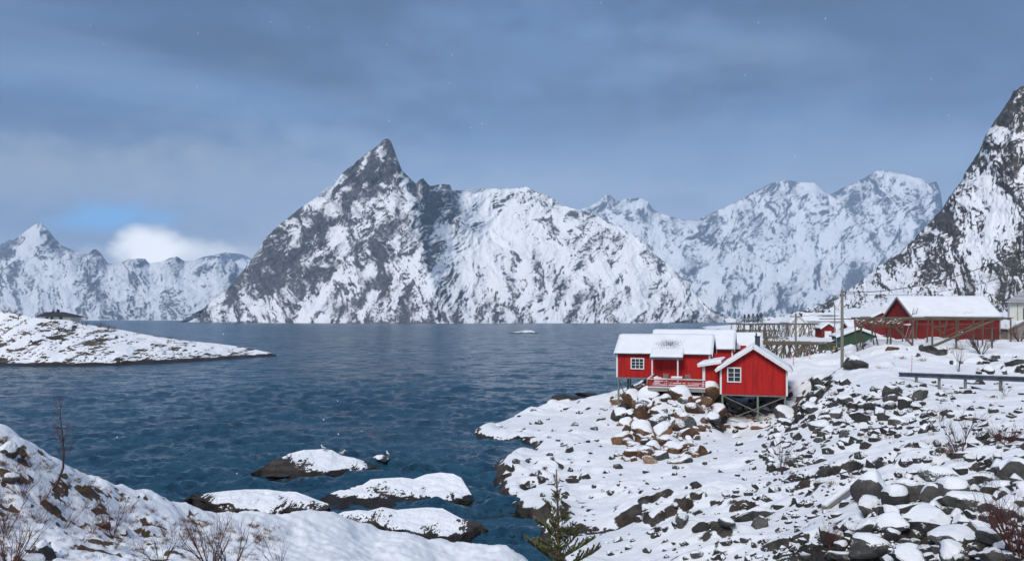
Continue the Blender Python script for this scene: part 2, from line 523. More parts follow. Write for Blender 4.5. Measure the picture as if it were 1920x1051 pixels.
def relief(name, ridge, base, ctrl, ncol, nrow, mat, amp, L, seed, w=0.35, back=(0.6, 14), px=None, jag=0.0, tpow=1.0, bl=22,
           wetline=None, noise=None, nzgain=1.0, kind='structure', fadetop=0.05, texw=0.8, dscale=1.0, bands=0.0, rk=1.0, dust=0.0, xgrid=None):
    """A mountain or islet as real terrain. ridge, ctrl: (px, py, distance, bare-rock share); base: (px, distance, z, share).
    Columns run from the foot up to the crest and down the far side."""
    ridge = sorted((r[0], r[1], r[2] * dscale, r[3]) for r in ridge)
    base = [(b[0], b[1] * dscale, b[2], b[3]) for b in base]
    ctrl = [(c[0], c[1], c[2] * dscale, c[3]) for c in ctrl]
    rx = np.array([r[0] for r in ridge], float)
    px0, px1 = px or (rx[0], rx[-1])
    cols = np.linspace(px0, px1, ncol) if xgrid is None else xgrid
    ry = np.interp(cols, rx, [r[1] for r in ridge])
    bx = np.array([b[0] for b in base], float)
    bY = np.interp(cols, bx, [b[1] for b in base])
    bz = np.interp(cols, bx, [b[2] for b in base])
    bpy_ = YH + (H - bz) / bY * F
    if jag:
        ry = ry - jag * (ridged(cols / 26.0, seed + 0 * cols, 0.5, 4, 0.6) - 0.45)
    ry = np.minimum(ry, bpy_ - 0.5)
    pts, vals, edges = [], [], []
    for r in ridge:
        pts.append((r[0], r[1])); vals.append((r[2], r[3]))
    for i in range(len(ridge) - 1):
        edges.append((i, i + 1))
    n0 = len(pts)
    for b in base:
        pts.append((b[0], YH + (H - b[2]) / b[1] * F)); vals.append((b[1], b[3]))
    for i in range(len(base) - 1):
        edges.append((n0 + i, n0 + i + 1))
    for c in ctrl:
        pts.append((c[0], c[1])); vals.append((c[2], c[3]))
    t = np.linspace(0, 1, nrow) ** tpow
    PX = np.repeat(cols[None], nrow, 0)
    PY = bpy_[None] + (ry - bpy_)[None] * t[:, None]
    iv = tri_interp(pts, edges, np.array(vals, float), PX, PY).reshape(nrow, ncol, 2)
    # hard facets are softened a little
    D = boxblur(iv[..., 0], max(2, ncol // 120))
    R = boxblur(iv[..., 1], max(1, ncol // 200))
    D[0] = bY
    R = R * (rk(PX) if callable(rk) else rk)
    V = np.stack([(PX - CX) / F * D, D, H - (PY - YH) / F * D], 2)
    N = grid_normals(boxblur(V, 3))
    U = (PX - CX) / F * float(np.mean(D[-1])) if noise is None else V[..., 0]      # along the strike of the slope
    nz = (noise or fall_noise)(U, V[..., 1], V[..., 2], L, seed)
    fade = np.minimum(sstep(0, 0.04, t), 0.25 + 0.75 * sstep(0, fadetop, 1 - t))[:, None]
    V = V + N * (amp * (nz - nz.mean()) * fade)[..., None]
    NN = grid_normals(V)
    s = NN[..., 2] - boxblur(NN[..., 2], bl)
    s = s / (np.sqrt(boxblur(s * s, bl * 2)) + 1e-6)
    fine, big = streaks(U, V[..., 1], V[..., 2], L, seed)
    R = R - bands * big * np.sqrt(np.clip(R * (1 - R), 0, 1)) if bands else R
    s = nzgain * s + texw * fine
    s = s / s.std()
    cdf = 1 / (1 + np.exp(-1.7 * s))
    we = np.clip(w * 3.6 * R * (1 - R), 0.12, w)
    rock = np.clip((R - cdf) / we + 0.5, 0, 1)
    if dust:        # thin snow that lets the rock grey through on steep faces
        rock = np.maximum(rock, dust * np.clip(R, 0, 1) * (0.75 + 0.5 * sstep(-1, 1, -big)))
    wet = np.zeros_like(rock)
    if wetline is not None:
        zl = V[..., 2] + 0.5 * wetline * fbm(V[..., 0] / L * 2, V[..., 1] / L * 2, 0 * s, 4)
        wet = sstep(wetline * 1.25, wetline * 0.7, zl)
        rock = np.maximum(rock, wet)
    # far side
    nb = back[1]
    rowsV, rk, wt = [V], [rock], [wet]
    span = np.maximum(D[-1] - D[0], (V[-1, :, 2] - V[0, :, 2])) * back[0] + 0.4
    last = V[-1]
    for j in range(1, nb + 1):
        q = j / nb
        B = last.copy()
        B[:, 1] += span * q
        B[:, 0] *= (last[:, 1] + span * q) / last[:, 1]
        B[:, 2] = last[:, 2] - (last[:, 2] - bz + 1.0) * (q ** 1.3)
        B[:, 2] += amp * 0.6 * fbm(B[:, 0] / L, B[:, 1] / L, seed, 4) * math.sin(math.pi * min(1, q * 1.2) * 0.8)
        rowsV.append(B[None]); rk.append(np.full((1, ncol), 0.35)); wt.append(np.zeros((1, ncol)))
    V = np.concatenate(rowsV); rock = np.concatenate(rk); wet = np.concatenate(wt)
    o = grid_mesh(name, V, {'rock': rock, 'wet': wet}, mat)
    if kind:
        o['kind'] = kind
    return o


# --- the pyramid peak and the snowy massif that carries on to its right
relief('peak_mountain',
       ridge=[(325, 607, 2330, .3), (350, 598, 2300, .35), (380, 580, 2250, .45), (412, 556, 2220, .5), (432, 538, 2200, .65), (452, 512, 2200, .75),
              (470, 490, 2190, .75), (487, 468, 2180, .75), (497, 447, 2170, .7), (512, 433, 2160, .65), (560, 393, 2150, .55), (590, 372, 2140, .5), (612, 354, 2130, .5), (626, 349, 2130, .6),
              (640, 328, 2120, .65), (680, 295, 2110, .6), (703, 279, 2105, .65), (713, 270, 2102, .75), (720, 263, 2100, .85),
              (727, 261, 2100, .85), (733, 266, 2100, .8), (740, 284, 2103, .7), (747, 304, 2106, .65), (753, 320, 2110, .6), (762, 330, 2120, .5),
              (772, 340, 2150, .5), (780, 346, 2160, .5), (786, 338, 2160, .75), (793, 335, 2160, .8), (799, 342, 2165, .7), (806, 350, 2190, .4),
              (816, 349, 2220, .5), (832, 345, 2250, .7), (843, 347, 2260, .8), (848, 360, 2270, .3), (860, 358, 2500, .08), (915, 355, 2600, .08),
              (930, 354, 2600, .2), (945, 356, 2620, .1), (972, 355, 2650, .25), (985, 351, 2650, .4), (1002, 360, 2630, .3), (1020, 364, 2600, .45), (1038, 374, 2560, .6),
              (1052, 385, 2550, .5), (1075, 392, 2500, .5), (1110, 402, 2450, .45), (1150, 422, 2400, .4), (1180, 438, 2350, .4), (1205, 456, 2300, .4),
              (1235, 484, 2250, .4), (1262, 506, 2220, .5), (1285, 530, 2190, .6), (1310, 560, 2150, .65), (1330, 578, 2130, .6),
              (1360, 592, 2110, .6), (1400, 605, 2090, .5)],
       base=[(320, 2330, -4, .3), (380, 2180, -4, .35), (450, 1980, -4, .35), (560, 1800, -4, .38), (700, 1700, -4, .38), (780, 1670, -4, .4), (850, 1650, -4, .45),
             (890, 1680, -4, .5), (950, 1720, -4, .5), (1100, 1760, -4, .5), (1250, 1870, -4, .5), (1340, 2010, -4, .55), (1405, 2085, -4, .5)],
       ctrl=[(750, 335, 2085, .45), (764, 362, 2060, .35), (775, 390, 2025, .3), (785, 440, 1960, .35), (800, 500, 1880, .4), (825, 550, 1800, .45), (850, 590, 1720, .45),
             (778, 352, 2150, .65), (800, 400, 2150, .7), (812, 440, 2110, .72), (825, 490, 2040, .72), (845, 540, 1960, .6), (880, 590, 1800, .5),
             (815, 400, 2230, .55), (836, 440, 2230, .2), (850, 475, 2190, .05), (870, 530, 2080, .08), (835, 500, 2090, .25), (900, 560, 1980, .2), (925, 545, 2030, .15),
             (850, 398, 2290, .75), (868, 418, 2290, .6), (872, 440, 2280, .1), (880, 400, 2380, .06),
             (920, 420, 2450, .03), (1000, 385, 2560, .12), (990, 415, 2450, .05), (1040, 392, 2480, .62), (1075, 405, 2440, .55), (1055, 415, 2420, .3),
             (1100, 425, 2380, .12), (970, 452, 2350, .28), (1010, 462, 2310, .1), (1100, 458, 2300, .3), (1065, 452, 2320, .18), (1150, 470, 2250, .12), (1180, 460, 2300, .3), (900, 470, 2270, .05),
             (950, 500, 2200, .06), (1050, 505, 2150, .06), (1120, 510, 2140, .1), (960, 522, 2100, .35), (1000, 512, 2070, .6), (1030, 525, 2020, .62), (1045, 550, 1960, .5),
             (1000, 560, 1930, .5), (1000, 580, 1860, .45), (955, 560, 1950, .45), (940, 585, 1850, .6), (905, 585, 1830, .65), (1100, 545, 2030, .42), (1150, 560, 1980, .45), (1200, 520, 2120, .22),
             (1215, 495, 2200, .18), (1240, 545, 2080, .4), (1250, 570, 2010, .5), (1180, 590, 1850, .55), (1080, 590, 1830, .55), (1280, 590, 1960, .55), (1100, 575, 1900, .6),
             (462, 520, 2150, .95), (480, 500, 2140, .92), (520, 462, 2120, .85), (500, 500, 2120, .92), (490, 545, 2060, .85), (520, 530, 2050, .9), (470, 565, 2030, .35), (500, 575, 1980, .3),
             (430, 585, 2060, .35), (440, 555, 2150, .6), (560, 440, 2090, .6), (545, 495, 2060, .75), (560, 530, 2020, .7), (580, 545, 1970, .65), (560, 570, 1900, .3), (600, 418, 2090, .5),
             (600, 390, 2110, .45), (618, 362, 2135, .12), (628, 395, 2120, .1), (638, 430, 2095, .1), (642, 480, 2050, .1), (643, 525, 1990, .08), (618, 560, 1920, .12), (655, 400, 2065, .5), (660, 440, 2040, .5),
             (660, 500, 1980, .65), (625, 470, 2060, .6), (628, 520, 2000, .6), (640, 560, 1900, .5), (680, 315, 2090, .5), (690, 340, 2070, .55), (706, 362, 2055, .75), (720, 300, 2085, .5), (738, 325, 2080, .75),
             (740, 345, 2070, .7), (680, 385, 2040, .35), (700, 405, 2020, .3), (730, 385, 2030, .25), (755, 385, 2035, .18), (740, 420, 1995, .3), (712, 450, 1970, .7), (690, 480, 1950, .7), (750, 455, 1960, .25), (670, 545, 1880, .5),
             (720, 500, 1910, .4), (755, 505, 1900, .35), (780, 525, 1870, .5), (740, 545, 1850, .45), (770, 570, 1800, .5), (600, 590, 1800, .35), (700, 580, 1780, .45), (800, 590, 1710, .45), (600, 500, 2040, .65),
             (585, 470, 2075, .55), (605, 450, 2070, .6), (590, 550, 1940, .5)],
       rk=lambda x: 1.0 - 0.48 * sstep(835, 900, x), ncol=760, nrow=270, mat=M_MOUNT, amp=18, L=80, seed=1.3, w=0.65, jag=1.6, nzgain=1.1, texw=0.7, bands=0.5, dust=0.75)

# --- hazier range across the fjord head
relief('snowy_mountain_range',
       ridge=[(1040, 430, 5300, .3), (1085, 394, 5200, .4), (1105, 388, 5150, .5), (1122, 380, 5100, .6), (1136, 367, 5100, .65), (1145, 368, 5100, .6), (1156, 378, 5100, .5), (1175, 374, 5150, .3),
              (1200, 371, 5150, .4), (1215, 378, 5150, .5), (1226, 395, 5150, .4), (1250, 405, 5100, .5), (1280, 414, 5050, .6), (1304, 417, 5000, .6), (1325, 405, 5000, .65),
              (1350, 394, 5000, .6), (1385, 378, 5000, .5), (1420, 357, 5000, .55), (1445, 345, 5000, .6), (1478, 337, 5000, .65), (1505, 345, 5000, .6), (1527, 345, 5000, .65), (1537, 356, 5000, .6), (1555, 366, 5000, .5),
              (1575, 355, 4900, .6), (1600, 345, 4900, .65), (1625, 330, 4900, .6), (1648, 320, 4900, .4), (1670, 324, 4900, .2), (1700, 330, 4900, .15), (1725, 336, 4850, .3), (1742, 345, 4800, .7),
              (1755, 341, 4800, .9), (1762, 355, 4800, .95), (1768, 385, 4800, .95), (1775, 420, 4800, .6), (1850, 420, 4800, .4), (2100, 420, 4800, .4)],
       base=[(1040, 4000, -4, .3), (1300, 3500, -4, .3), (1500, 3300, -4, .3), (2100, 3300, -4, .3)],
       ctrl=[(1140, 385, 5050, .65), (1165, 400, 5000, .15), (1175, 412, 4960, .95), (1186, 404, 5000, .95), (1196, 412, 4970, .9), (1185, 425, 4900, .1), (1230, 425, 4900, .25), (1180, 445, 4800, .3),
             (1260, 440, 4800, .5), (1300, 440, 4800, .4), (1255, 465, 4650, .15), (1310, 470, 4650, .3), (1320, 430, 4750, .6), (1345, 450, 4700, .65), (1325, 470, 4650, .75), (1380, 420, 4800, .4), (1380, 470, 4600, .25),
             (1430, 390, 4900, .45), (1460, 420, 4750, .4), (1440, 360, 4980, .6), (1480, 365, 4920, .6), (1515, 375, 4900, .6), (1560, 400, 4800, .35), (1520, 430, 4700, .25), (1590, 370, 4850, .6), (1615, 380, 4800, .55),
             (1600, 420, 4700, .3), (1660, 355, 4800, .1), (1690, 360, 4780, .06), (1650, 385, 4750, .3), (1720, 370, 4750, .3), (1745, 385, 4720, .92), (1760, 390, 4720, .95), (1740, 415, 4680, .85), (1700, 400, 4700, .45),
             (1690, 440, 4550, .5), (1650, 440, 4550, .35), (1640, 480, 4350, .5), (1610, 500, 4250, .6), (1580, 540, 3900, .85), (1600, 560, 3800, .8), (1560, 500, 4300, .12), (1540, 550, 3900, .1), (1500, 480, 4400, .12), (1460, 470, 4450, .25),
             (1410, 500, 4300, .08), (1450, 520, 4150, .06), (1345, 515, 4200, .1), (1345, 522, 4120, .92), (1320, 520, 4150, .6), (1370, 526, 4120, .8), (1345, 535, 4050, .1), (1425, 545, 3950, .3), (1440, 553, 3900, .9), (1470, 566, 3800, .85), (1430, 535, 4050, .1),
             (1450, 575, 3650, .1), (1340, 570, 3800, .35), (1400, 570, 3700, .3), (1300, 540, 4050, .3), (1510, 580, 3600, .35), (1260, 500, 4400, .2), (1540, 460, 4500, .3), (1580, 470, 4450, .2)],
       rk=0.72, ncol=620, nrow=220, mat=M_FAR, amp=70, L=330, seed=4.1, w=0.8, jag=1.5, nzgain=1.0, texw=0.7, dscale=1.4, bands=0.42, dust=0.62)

# --- mountains at the left, beyond the fjord mouth
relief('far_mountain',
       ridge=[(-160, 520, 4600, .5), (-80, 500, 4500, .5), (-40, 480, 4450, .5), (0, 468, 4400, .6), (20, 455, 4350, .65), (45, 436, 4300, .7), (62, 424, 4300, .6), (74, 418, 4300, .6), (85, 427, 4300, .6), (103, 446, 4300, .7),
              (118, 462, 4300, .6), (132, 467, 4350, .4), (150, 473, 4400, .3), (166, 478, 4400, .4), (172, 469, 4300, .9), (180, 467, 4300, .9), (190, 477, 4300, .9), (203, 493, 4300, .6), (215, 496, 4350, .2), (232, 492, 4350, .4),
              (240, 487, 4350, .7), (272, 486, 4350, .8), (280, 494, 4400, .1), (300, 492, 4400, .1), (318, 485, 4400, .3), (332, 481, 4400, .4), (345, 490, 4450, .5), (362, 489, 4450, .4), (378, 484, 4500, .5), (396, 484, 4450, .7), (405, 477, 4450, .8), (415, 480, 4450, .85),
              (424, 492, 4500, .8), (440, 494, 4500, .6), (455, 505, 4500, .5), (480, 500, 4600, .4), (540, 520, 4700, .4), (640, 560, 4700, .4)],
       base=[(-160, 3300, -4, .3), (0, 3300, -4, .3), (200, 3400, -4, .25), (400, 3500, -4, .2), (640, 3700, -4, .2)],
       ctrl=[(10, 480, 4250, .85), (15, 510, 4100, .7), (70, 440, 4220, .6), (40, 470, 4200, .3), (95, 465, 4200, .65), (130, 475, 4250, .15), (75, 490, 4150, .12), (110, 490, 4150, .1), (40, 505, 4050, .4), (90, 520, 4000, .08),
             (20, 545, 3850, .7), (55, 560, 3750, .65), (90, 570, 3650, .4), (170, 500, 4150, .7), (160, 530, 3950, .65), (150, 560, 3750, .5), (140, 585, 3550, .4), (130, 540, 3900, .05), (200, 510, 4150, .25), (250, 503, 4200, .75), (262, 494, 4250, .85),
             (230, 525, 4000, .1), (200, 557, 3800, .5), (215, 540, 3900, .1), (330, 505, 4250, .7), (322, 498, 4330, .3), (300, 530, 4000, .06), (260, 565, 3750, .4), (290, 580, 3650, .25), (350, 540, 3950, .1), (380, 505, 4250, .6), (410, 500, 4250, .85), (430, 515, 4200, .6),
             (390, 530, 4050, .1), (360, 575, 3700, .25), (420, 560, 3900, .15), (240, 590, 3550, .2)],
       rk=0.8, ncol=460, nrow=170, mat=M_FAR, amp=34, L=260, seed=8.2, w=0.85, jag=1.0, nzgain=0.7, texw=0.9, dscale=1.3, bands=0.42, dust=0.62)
relief('faint_mountain',
       ridge=[(-200, 520, 6600, .3), (-60, 480, 6600, .3), (0, 458, 6600, .35), (20, 450, 6600, .4), (40, 460, 6600, .4), (120, 500, 6600, .3), (340, 500, 6600, .3), (380, 482, 6600, .3), (425, 474, 6600, .3), (455, 478, 6600, .35), (475, 487, 6600, .3), (560, 500, 6600, .3), (700, 540, 6600, .3)],
       base=[(-200, 5600, -4, .2), (700, 5600, -4, .2)], ctrl=[], ncol=260, nrow=50, mat=M_FAR, amp=30, L=260, seed=2.2, w=0.6, jag=1.0, dscale=1.35)

# --- steep near mountain on the right, above the village
relief('rocky_mountain',
       ridge=[(1430, 600, 620, .3), (1480, 594, 560, .35), (1510, 586, 540, .35), (1545, 572, 520, .4), (1580, 554, 505, .4), (1610, 535, 490, .45), (1640, 512, 480, .5), (1665, 492, 470, .6), (1690, 472, 462, .7),
              (1712, 454, 455, .75), (1735, 430, 450, .8), (1750, 414, 447, .85), (1765, 398, 444, .8), (1780, 372, 441, .9), (1792, 355, 438, .85), (1803, 342, 436, .75), (1815, 318, 432, .8), (1828, 296, 428, .8), (1838, 284, 425, .75), (1848, 262, 422, .8),
              (1862, 238, 418, .75), (1872, 222, 416, .85), (1884, 206, 412, .6), (1893, 190, 410, .8), (1900, 176, 408, .9), (1912, 168, 406, .6), (1930, 163, 404, .6), (1990, 110, 395, .6), (2060, 70, 390, .6), (2150, 40, 380, .6), (2400, 60, 370, .6), (2800, 120, 360, .6)],
       base=[(1430, 560, 4, .2), (1500, 470, 4, .2), (1600, 340, 4, .2), (1700, 280, 4, .2), (1800, 235, 5, .25), (1920, 205, 5, .3), (2150, 180, 5, .3), (2800, 170, 5, .3)],
       ctrl=[(1560, 578, 440, .2), (1620, 560, 410, .2), (1660, 530, 415, .4), (1700, 500, 410, .5), (1760, 440, 412, .85), (1745, 470, 395, .7), (1790, 400, 410, .8), (1820, 350, 408, .5), (1860, 290, 402, .45), (1900, 230, 398, .45),
             (1740, 510, 365, .35), (1700, 550, 330, .2), (1800, 450, 375, .5), (1850, 400, 370, .45), (1900, 330, 372, .45), (1900, 400, 345, .5), (1850, 460, 335, .5), (1800, 510, 320, .6), (1900, 470, 305, .5), (1870, 505, 290, .8), (1900, 520, 275, .75), (1820, 540, 285, .55),
             (1760, 545, 310, .3), (1860, 545, 262, .5), (1960, 300, 370, .5), (2000, 450, 290, .5), (2060, 250, 350, .5)],
       xgrid=np.concatenate([np.linspace(1430, 2000, 500), np.linspace(2008, 2800, 60)]), ncol=560, nrow=290, mat=M_NEARM, amp=4.2, L=26, seed=6.6, w=0.55, jag=4.0, nzgain=0.7, texw=0.9, bands=0.4, dust=0.55)


# --- headland at the left and the islets
def rock_noise(X, Y, Z, L, seed):
    a = fbm(X / L, Y / L, Z / L + seed, 5, 0.55)
    b = ridged((X + 0.4 * Z) / L * 1.4, Y / L * 1.4, Z / L * 2.5 + seed, 4, 0.5)
    return a + 0.35 * b


relief('headland',
       ridge=[(-200, 585, 210, .2), (-60, 584, 205, .2), (0, 584, 200, .2), (40, 590, 197, .15), (66, 596, 196, .12), (100, 598, 196, .12), (135, 601, 197, .15), (150, 606, 198, .1), (200, 613, 200, .1), (250, 622, 202, .08), (300, 632, 204, .08),
              (350, 638, 207, .1), (400, 643, 210, .12), (440, 648, 212, .12), (480, 655, 214, .15), (505, 661, 215, .3), (520, 667, 216, .9)],
       base=[(-200, 158, -.4, .9), (0, 165, -.4, .9), (100, 166, -.4, .9), (180, 167, -.4, .9), (300, 176, -.4, .9), (400, 188, -.4, .9), (480, 203, -.4, .9), (521, 214, -.4, .95)],
       ctrl=[(30, 640, 180, .45), (80, 660, 174, .48), (20, 670, 171, .45), (60, 620, 187, .3), (130, 640, 181, .45), (130, 620, 188, .35), (160, 660, 175, .35), (100, 682, 168, .3), (183, 640, 183, .9), (180, 660, 176, .85), (178, 675, 171, .8), (196, 655, 178, .65), (205, 668, 174, .6),
             (190, 625, 192, .6), (220, 650, 182, .1), (230, 672, 174, .3), (260, 650, 186, .3), (300, 655, 187, .35), (340, 660, 189, .4), (300, 672, 180, .4), (380, 660, 194, .42), (430, 660, 203, .4), (400, 655, 202, .2), (250, 635, 194, .12), (330, 645, 199, .12), (140, 606, 195, .4)],
       rk=0.6, ncol=500, nrow=160, mat=M_SPIT, amp=0.6, L=7.0, seed=3.3, w=0.30, wetline=0.75, noise=rock_noise, back=(1.2, 16), bl=18, nzgain=1.0, texw=0.7, bands=0.5)

# --- islets in the bay
def islet(name, label, top, bot, ctrl, seed, dk=1.0, n=(220, 90), amp=0.16, L=1.4, wl=0.26, back=(1.0, 16)):
    q_ = lambda L_: [(a_[0], a_[1], a_[2] * dk, a_[3] * 1.2 - 0.13) for a_ in L_]
    o = relief(name, q_(top), bot, q_(ctrl), n[0], n[1], M_ISLET, amp, L, seed, w=0.22, wetline=wl, noise=rock_noise, back=back, bl=12, kind=None, fadetop=0.1, texw=0.6)
    tag(o, label, 'islet', 'snow-capped rock islets in the bay')
    return o


def wl_(px, py, z=-0.25, r=1.0):
    return (px, F * (H - z) / (py - YH), z, r)


islet('rock_islet', 'low snow-capped rock islet with gulls, farthest of the four in the bay',
      [(470, 886, 51, 1), (494, 874, 52, 1), (505, 866, 53, 1), (525, 858, 54, .9), (545, 848, 55, .25), (570, 843, 55.5, .05), (600, 841, 56, .03), (622, 843, 56, .03), (640, 853, 55.5, .05), (665, 858, 55, .08), (690, 866, 54.5, .1), (705, 872, 54, .7), (716, 880, 53, 1), (735, 886, 52, 1)],
      [wl_(462, 891), wl_(488, 897), wl_(520, 903), wl_(560, 902), wl_(600, 901), wl_(650, 897), wl_(700, 890), wl_(740, 890)],
      [(540, 866, 53, .9), (556, 864, 53.2, .2), (575, 868, 52.8, .8), (600, 872, 52.3, .08), (590, 878, 51.6, .12), (620, 880, 51.5, .1), (650, 876, 52, .12), (680, 872, 52.6, .2), (660, 882, 51.2, .9), (610, 886, 50.7, .95), (560, 880, 51.3, 1), (520, 880, 51.5, 1), (690, 880, 51.8, .95), (575, 858, 54, .1)], 1.1)
islet('rock_islet', 'small snow-topped rock beside the gull islet, near its right end',
      [(694, 868, 56, 1), (700, 856, 56, .6), (708, 852, 56, .1), (718, 852, 56, .1), (726, 857, 56, .7), (738, 856, 56, 1), (752, 860, 56, 1)],
      [wl_(690, 872), wl_(720, 873), wl_(755, 864)], [(712, 861, 55, .3), (722, 866, 54.5, .95)], 2.7, n=(70, 40), amp=0.06, L=0.7, wl=0.3)
islet('rock_islet', 'dark rock islet with snow on its back, leftmost in the bay',
      [(334, 946, 42, 1), (345, 935, 42.5, 1), (362, 926, 43, 1), (385, 924, 43.2, .8), (398, 923, 43.3, .2), (430, 919, 43.6, .05), (460, 917, 43.8, .03), (500, 916, 43.8, .03), (530, 920, 43.6, .05), (555, 921, 43.4, .05), (575, 928, 43, .08), (600, 938, 42.5, .2), (616, 944, 42, .8), (620, 952, 41.5, 1)],
      [wl_(330, 952), wl_(360, 962), wl_(420, 978), wl_(480, 985), wl_(540, 985), wl_(590, 980), wl_(622, 965)],
      [(380, 936, 42, .95), (410, 932, 42.4, .12), (430, 940, 41.6, .2), (400, 944, 41.4, 1), (460, 944, 41.4, .12), (482, 952, 40.9, .3), (450, 956, 40.7, 1), (500, 950, 41, .1), (525, 944, 41.4, .3), (540, 950, 40.9, .95), (555, 938, 41.9, .12), (520, 962, 40.4, 1), (585, 945, 41.5, .35), (590, 958, 40.9, 1), (490, 968, 40.2, 1)], 3.9, dk=0.972)
islet('rock_islet', 'largest snow-covered rock islet, humped towards its right end',
      [(600, 935, 44, 1), (612, 928, 44.4, .7), (625, 922, 44.8, .1), (650, 914, 45.2, .06), (680, 908, 45.6, .06), (695, 898, 46.2, .05), (725, 895, 46.4, .03), (755, 894, 46.5, .03), (775, 897, 46.3, .05), (800, 888, 46.8, .03), (825, 885, 47, .03), (850, 887, 46.8, .03), (865, 895, 46.2, .05), (875, 912, 45.2, .1), (884, 926, 44.4, .3), (888, 940, 43.6, 1)],
      [wl_(596, 952), wl_(640, 962), wl_(700, 962), wl_(760, 956), wl_(820, 952), wl_(870, 951), wl_(890, 948)],
      [(650, 930, 43.9, .12), (690, 925, 44.2, .12), (698, 915, 44.8, .55), (712, 922, 44.2, .6), (740, 915, 44.8, .1), (740, 930, 43.8, .5), (700, 938, 43.4, .25), (780, 920, 44.3, .12), (770, 933, 43.5, .65), (820, 930, 43.6, .08), (850, 915, 44.8, .05), (860, 935, 43.4, .1), (800, 940, 43, .6), (640, 942, 43, .9), (740, 944, 42.8, .95), (850, 944, 42.9, .9), (800, 905, 45.6, .05)], 5.2, n=(260, 90), back=(1.2, 16))
islet('rock_islet', 'flat snow-capped rock islet nearest the snowy bank',
      [(614, 974, 40, 1), (628, 965, 40.4, .9), (645, 957, 40.8, .1), (670, 955, 40.9, .05), (690, 957, 40.8, .1), (715, 950, 41.3, .04), (745, 955, 41, .05), (770, 952, 41.2, .04), (800, 950, 41.3, .03), (830, 952, 41.1, .05), (848, 962, 40.5, .1), (866, 972, 39.9, .3), (880, 975, 39.7, 1), (905, 982, 39.3, 1), (915, 992, 38.8, 1)],
      [wl_(608, 985), wl_(650, 995), wl_(720, 1010), wl_(800, 1024), wl_(860, 1030), wl_(900, 1015), wl_(920, 1004)],
      [(660, 968, 40, .3), (700, 975, 39.4, .85), (690, 965, 40.2, .15), (740, 970, 39.8, .12), (735, 985, 38.7, .3), (780, 975, 39.5, .05), (770, 992, 38.3, .2), (830, 975, 39.6, .05), (850, 990, 38.6, .12), (840, 1003, 37.8, .2), (800, 1003, 37.8, .9), (730, 995, 38.2, 1), (865, 1000, 38, .8), (660, 982, 39, 1), (880, 992, 38.5, 1)], 7.4, dk=0.95, n=(240, 90))
islet('snowy_skerry', 'tiny white snow-covered skerry far out on the open fjord',
      [(944, 625, 560, .6), (960, 622.5, 560, .05), (975, 621, 560, .05), (985, 618.6, 560, .03), (997, 619, 560, .03), (1010, 624, 560, .5)],
      [wl_(943, 626.2), wl_(975, 626.4), wl_(1011, 625.6)], [], 9.1, n=(60, 20), amp=0.3, L=4, wl=0.5)


# --- thin-plate terrain from measured points
class Terrain:
    def __init__(s, pts, ku, kv, lam=1e-3):
        """pts: (px, Y, z)"""
        p = np.array(pts, float)
        s.ku, s.kv = ku, kv
        s.c = np.stack([p[:, 0] / ku, np.log(p[:, 1]) * kv], 1)
        n = len(p)
        A = s._phi(s.c, s.c) + lam * np.eye(n)
        B = np.concatenate([np.ones((n, 1)), s.c], 1)
        M = np.block([[A, B], [B.T, np.zeros((3, 3))]])
        s.w = np.linalg.solve(M, np.concatenate([p[:, 2], np.zeros(3)]))

    @staticmethod
    def _phi(a, b):
        d2 = ((a[:, None] - b[None]) ** 2).sum(2)
        return 0.5 * d2 * np.log(d2 + 1e-12)

    def smooth(s, px, Y):
        shp = np.shape(px)
        q = np.stack([np.ravel(px) / s.ku, np.log(np.ravel(Y)) * s.kv], 1)
        out = np.empty(len(q))
        for i in range(0, len(q), 40000):
            b = q[i:i + 40000]
            out[i:i + 40000] = s._phi(b, s.c) @ s.w[:-3] + s.w[-3] + b @ s.w[-2:]
        return out.reshape(shp)


def zof(px, py, Y):
    return (px, Y, H - (py - YH) / F * Y)


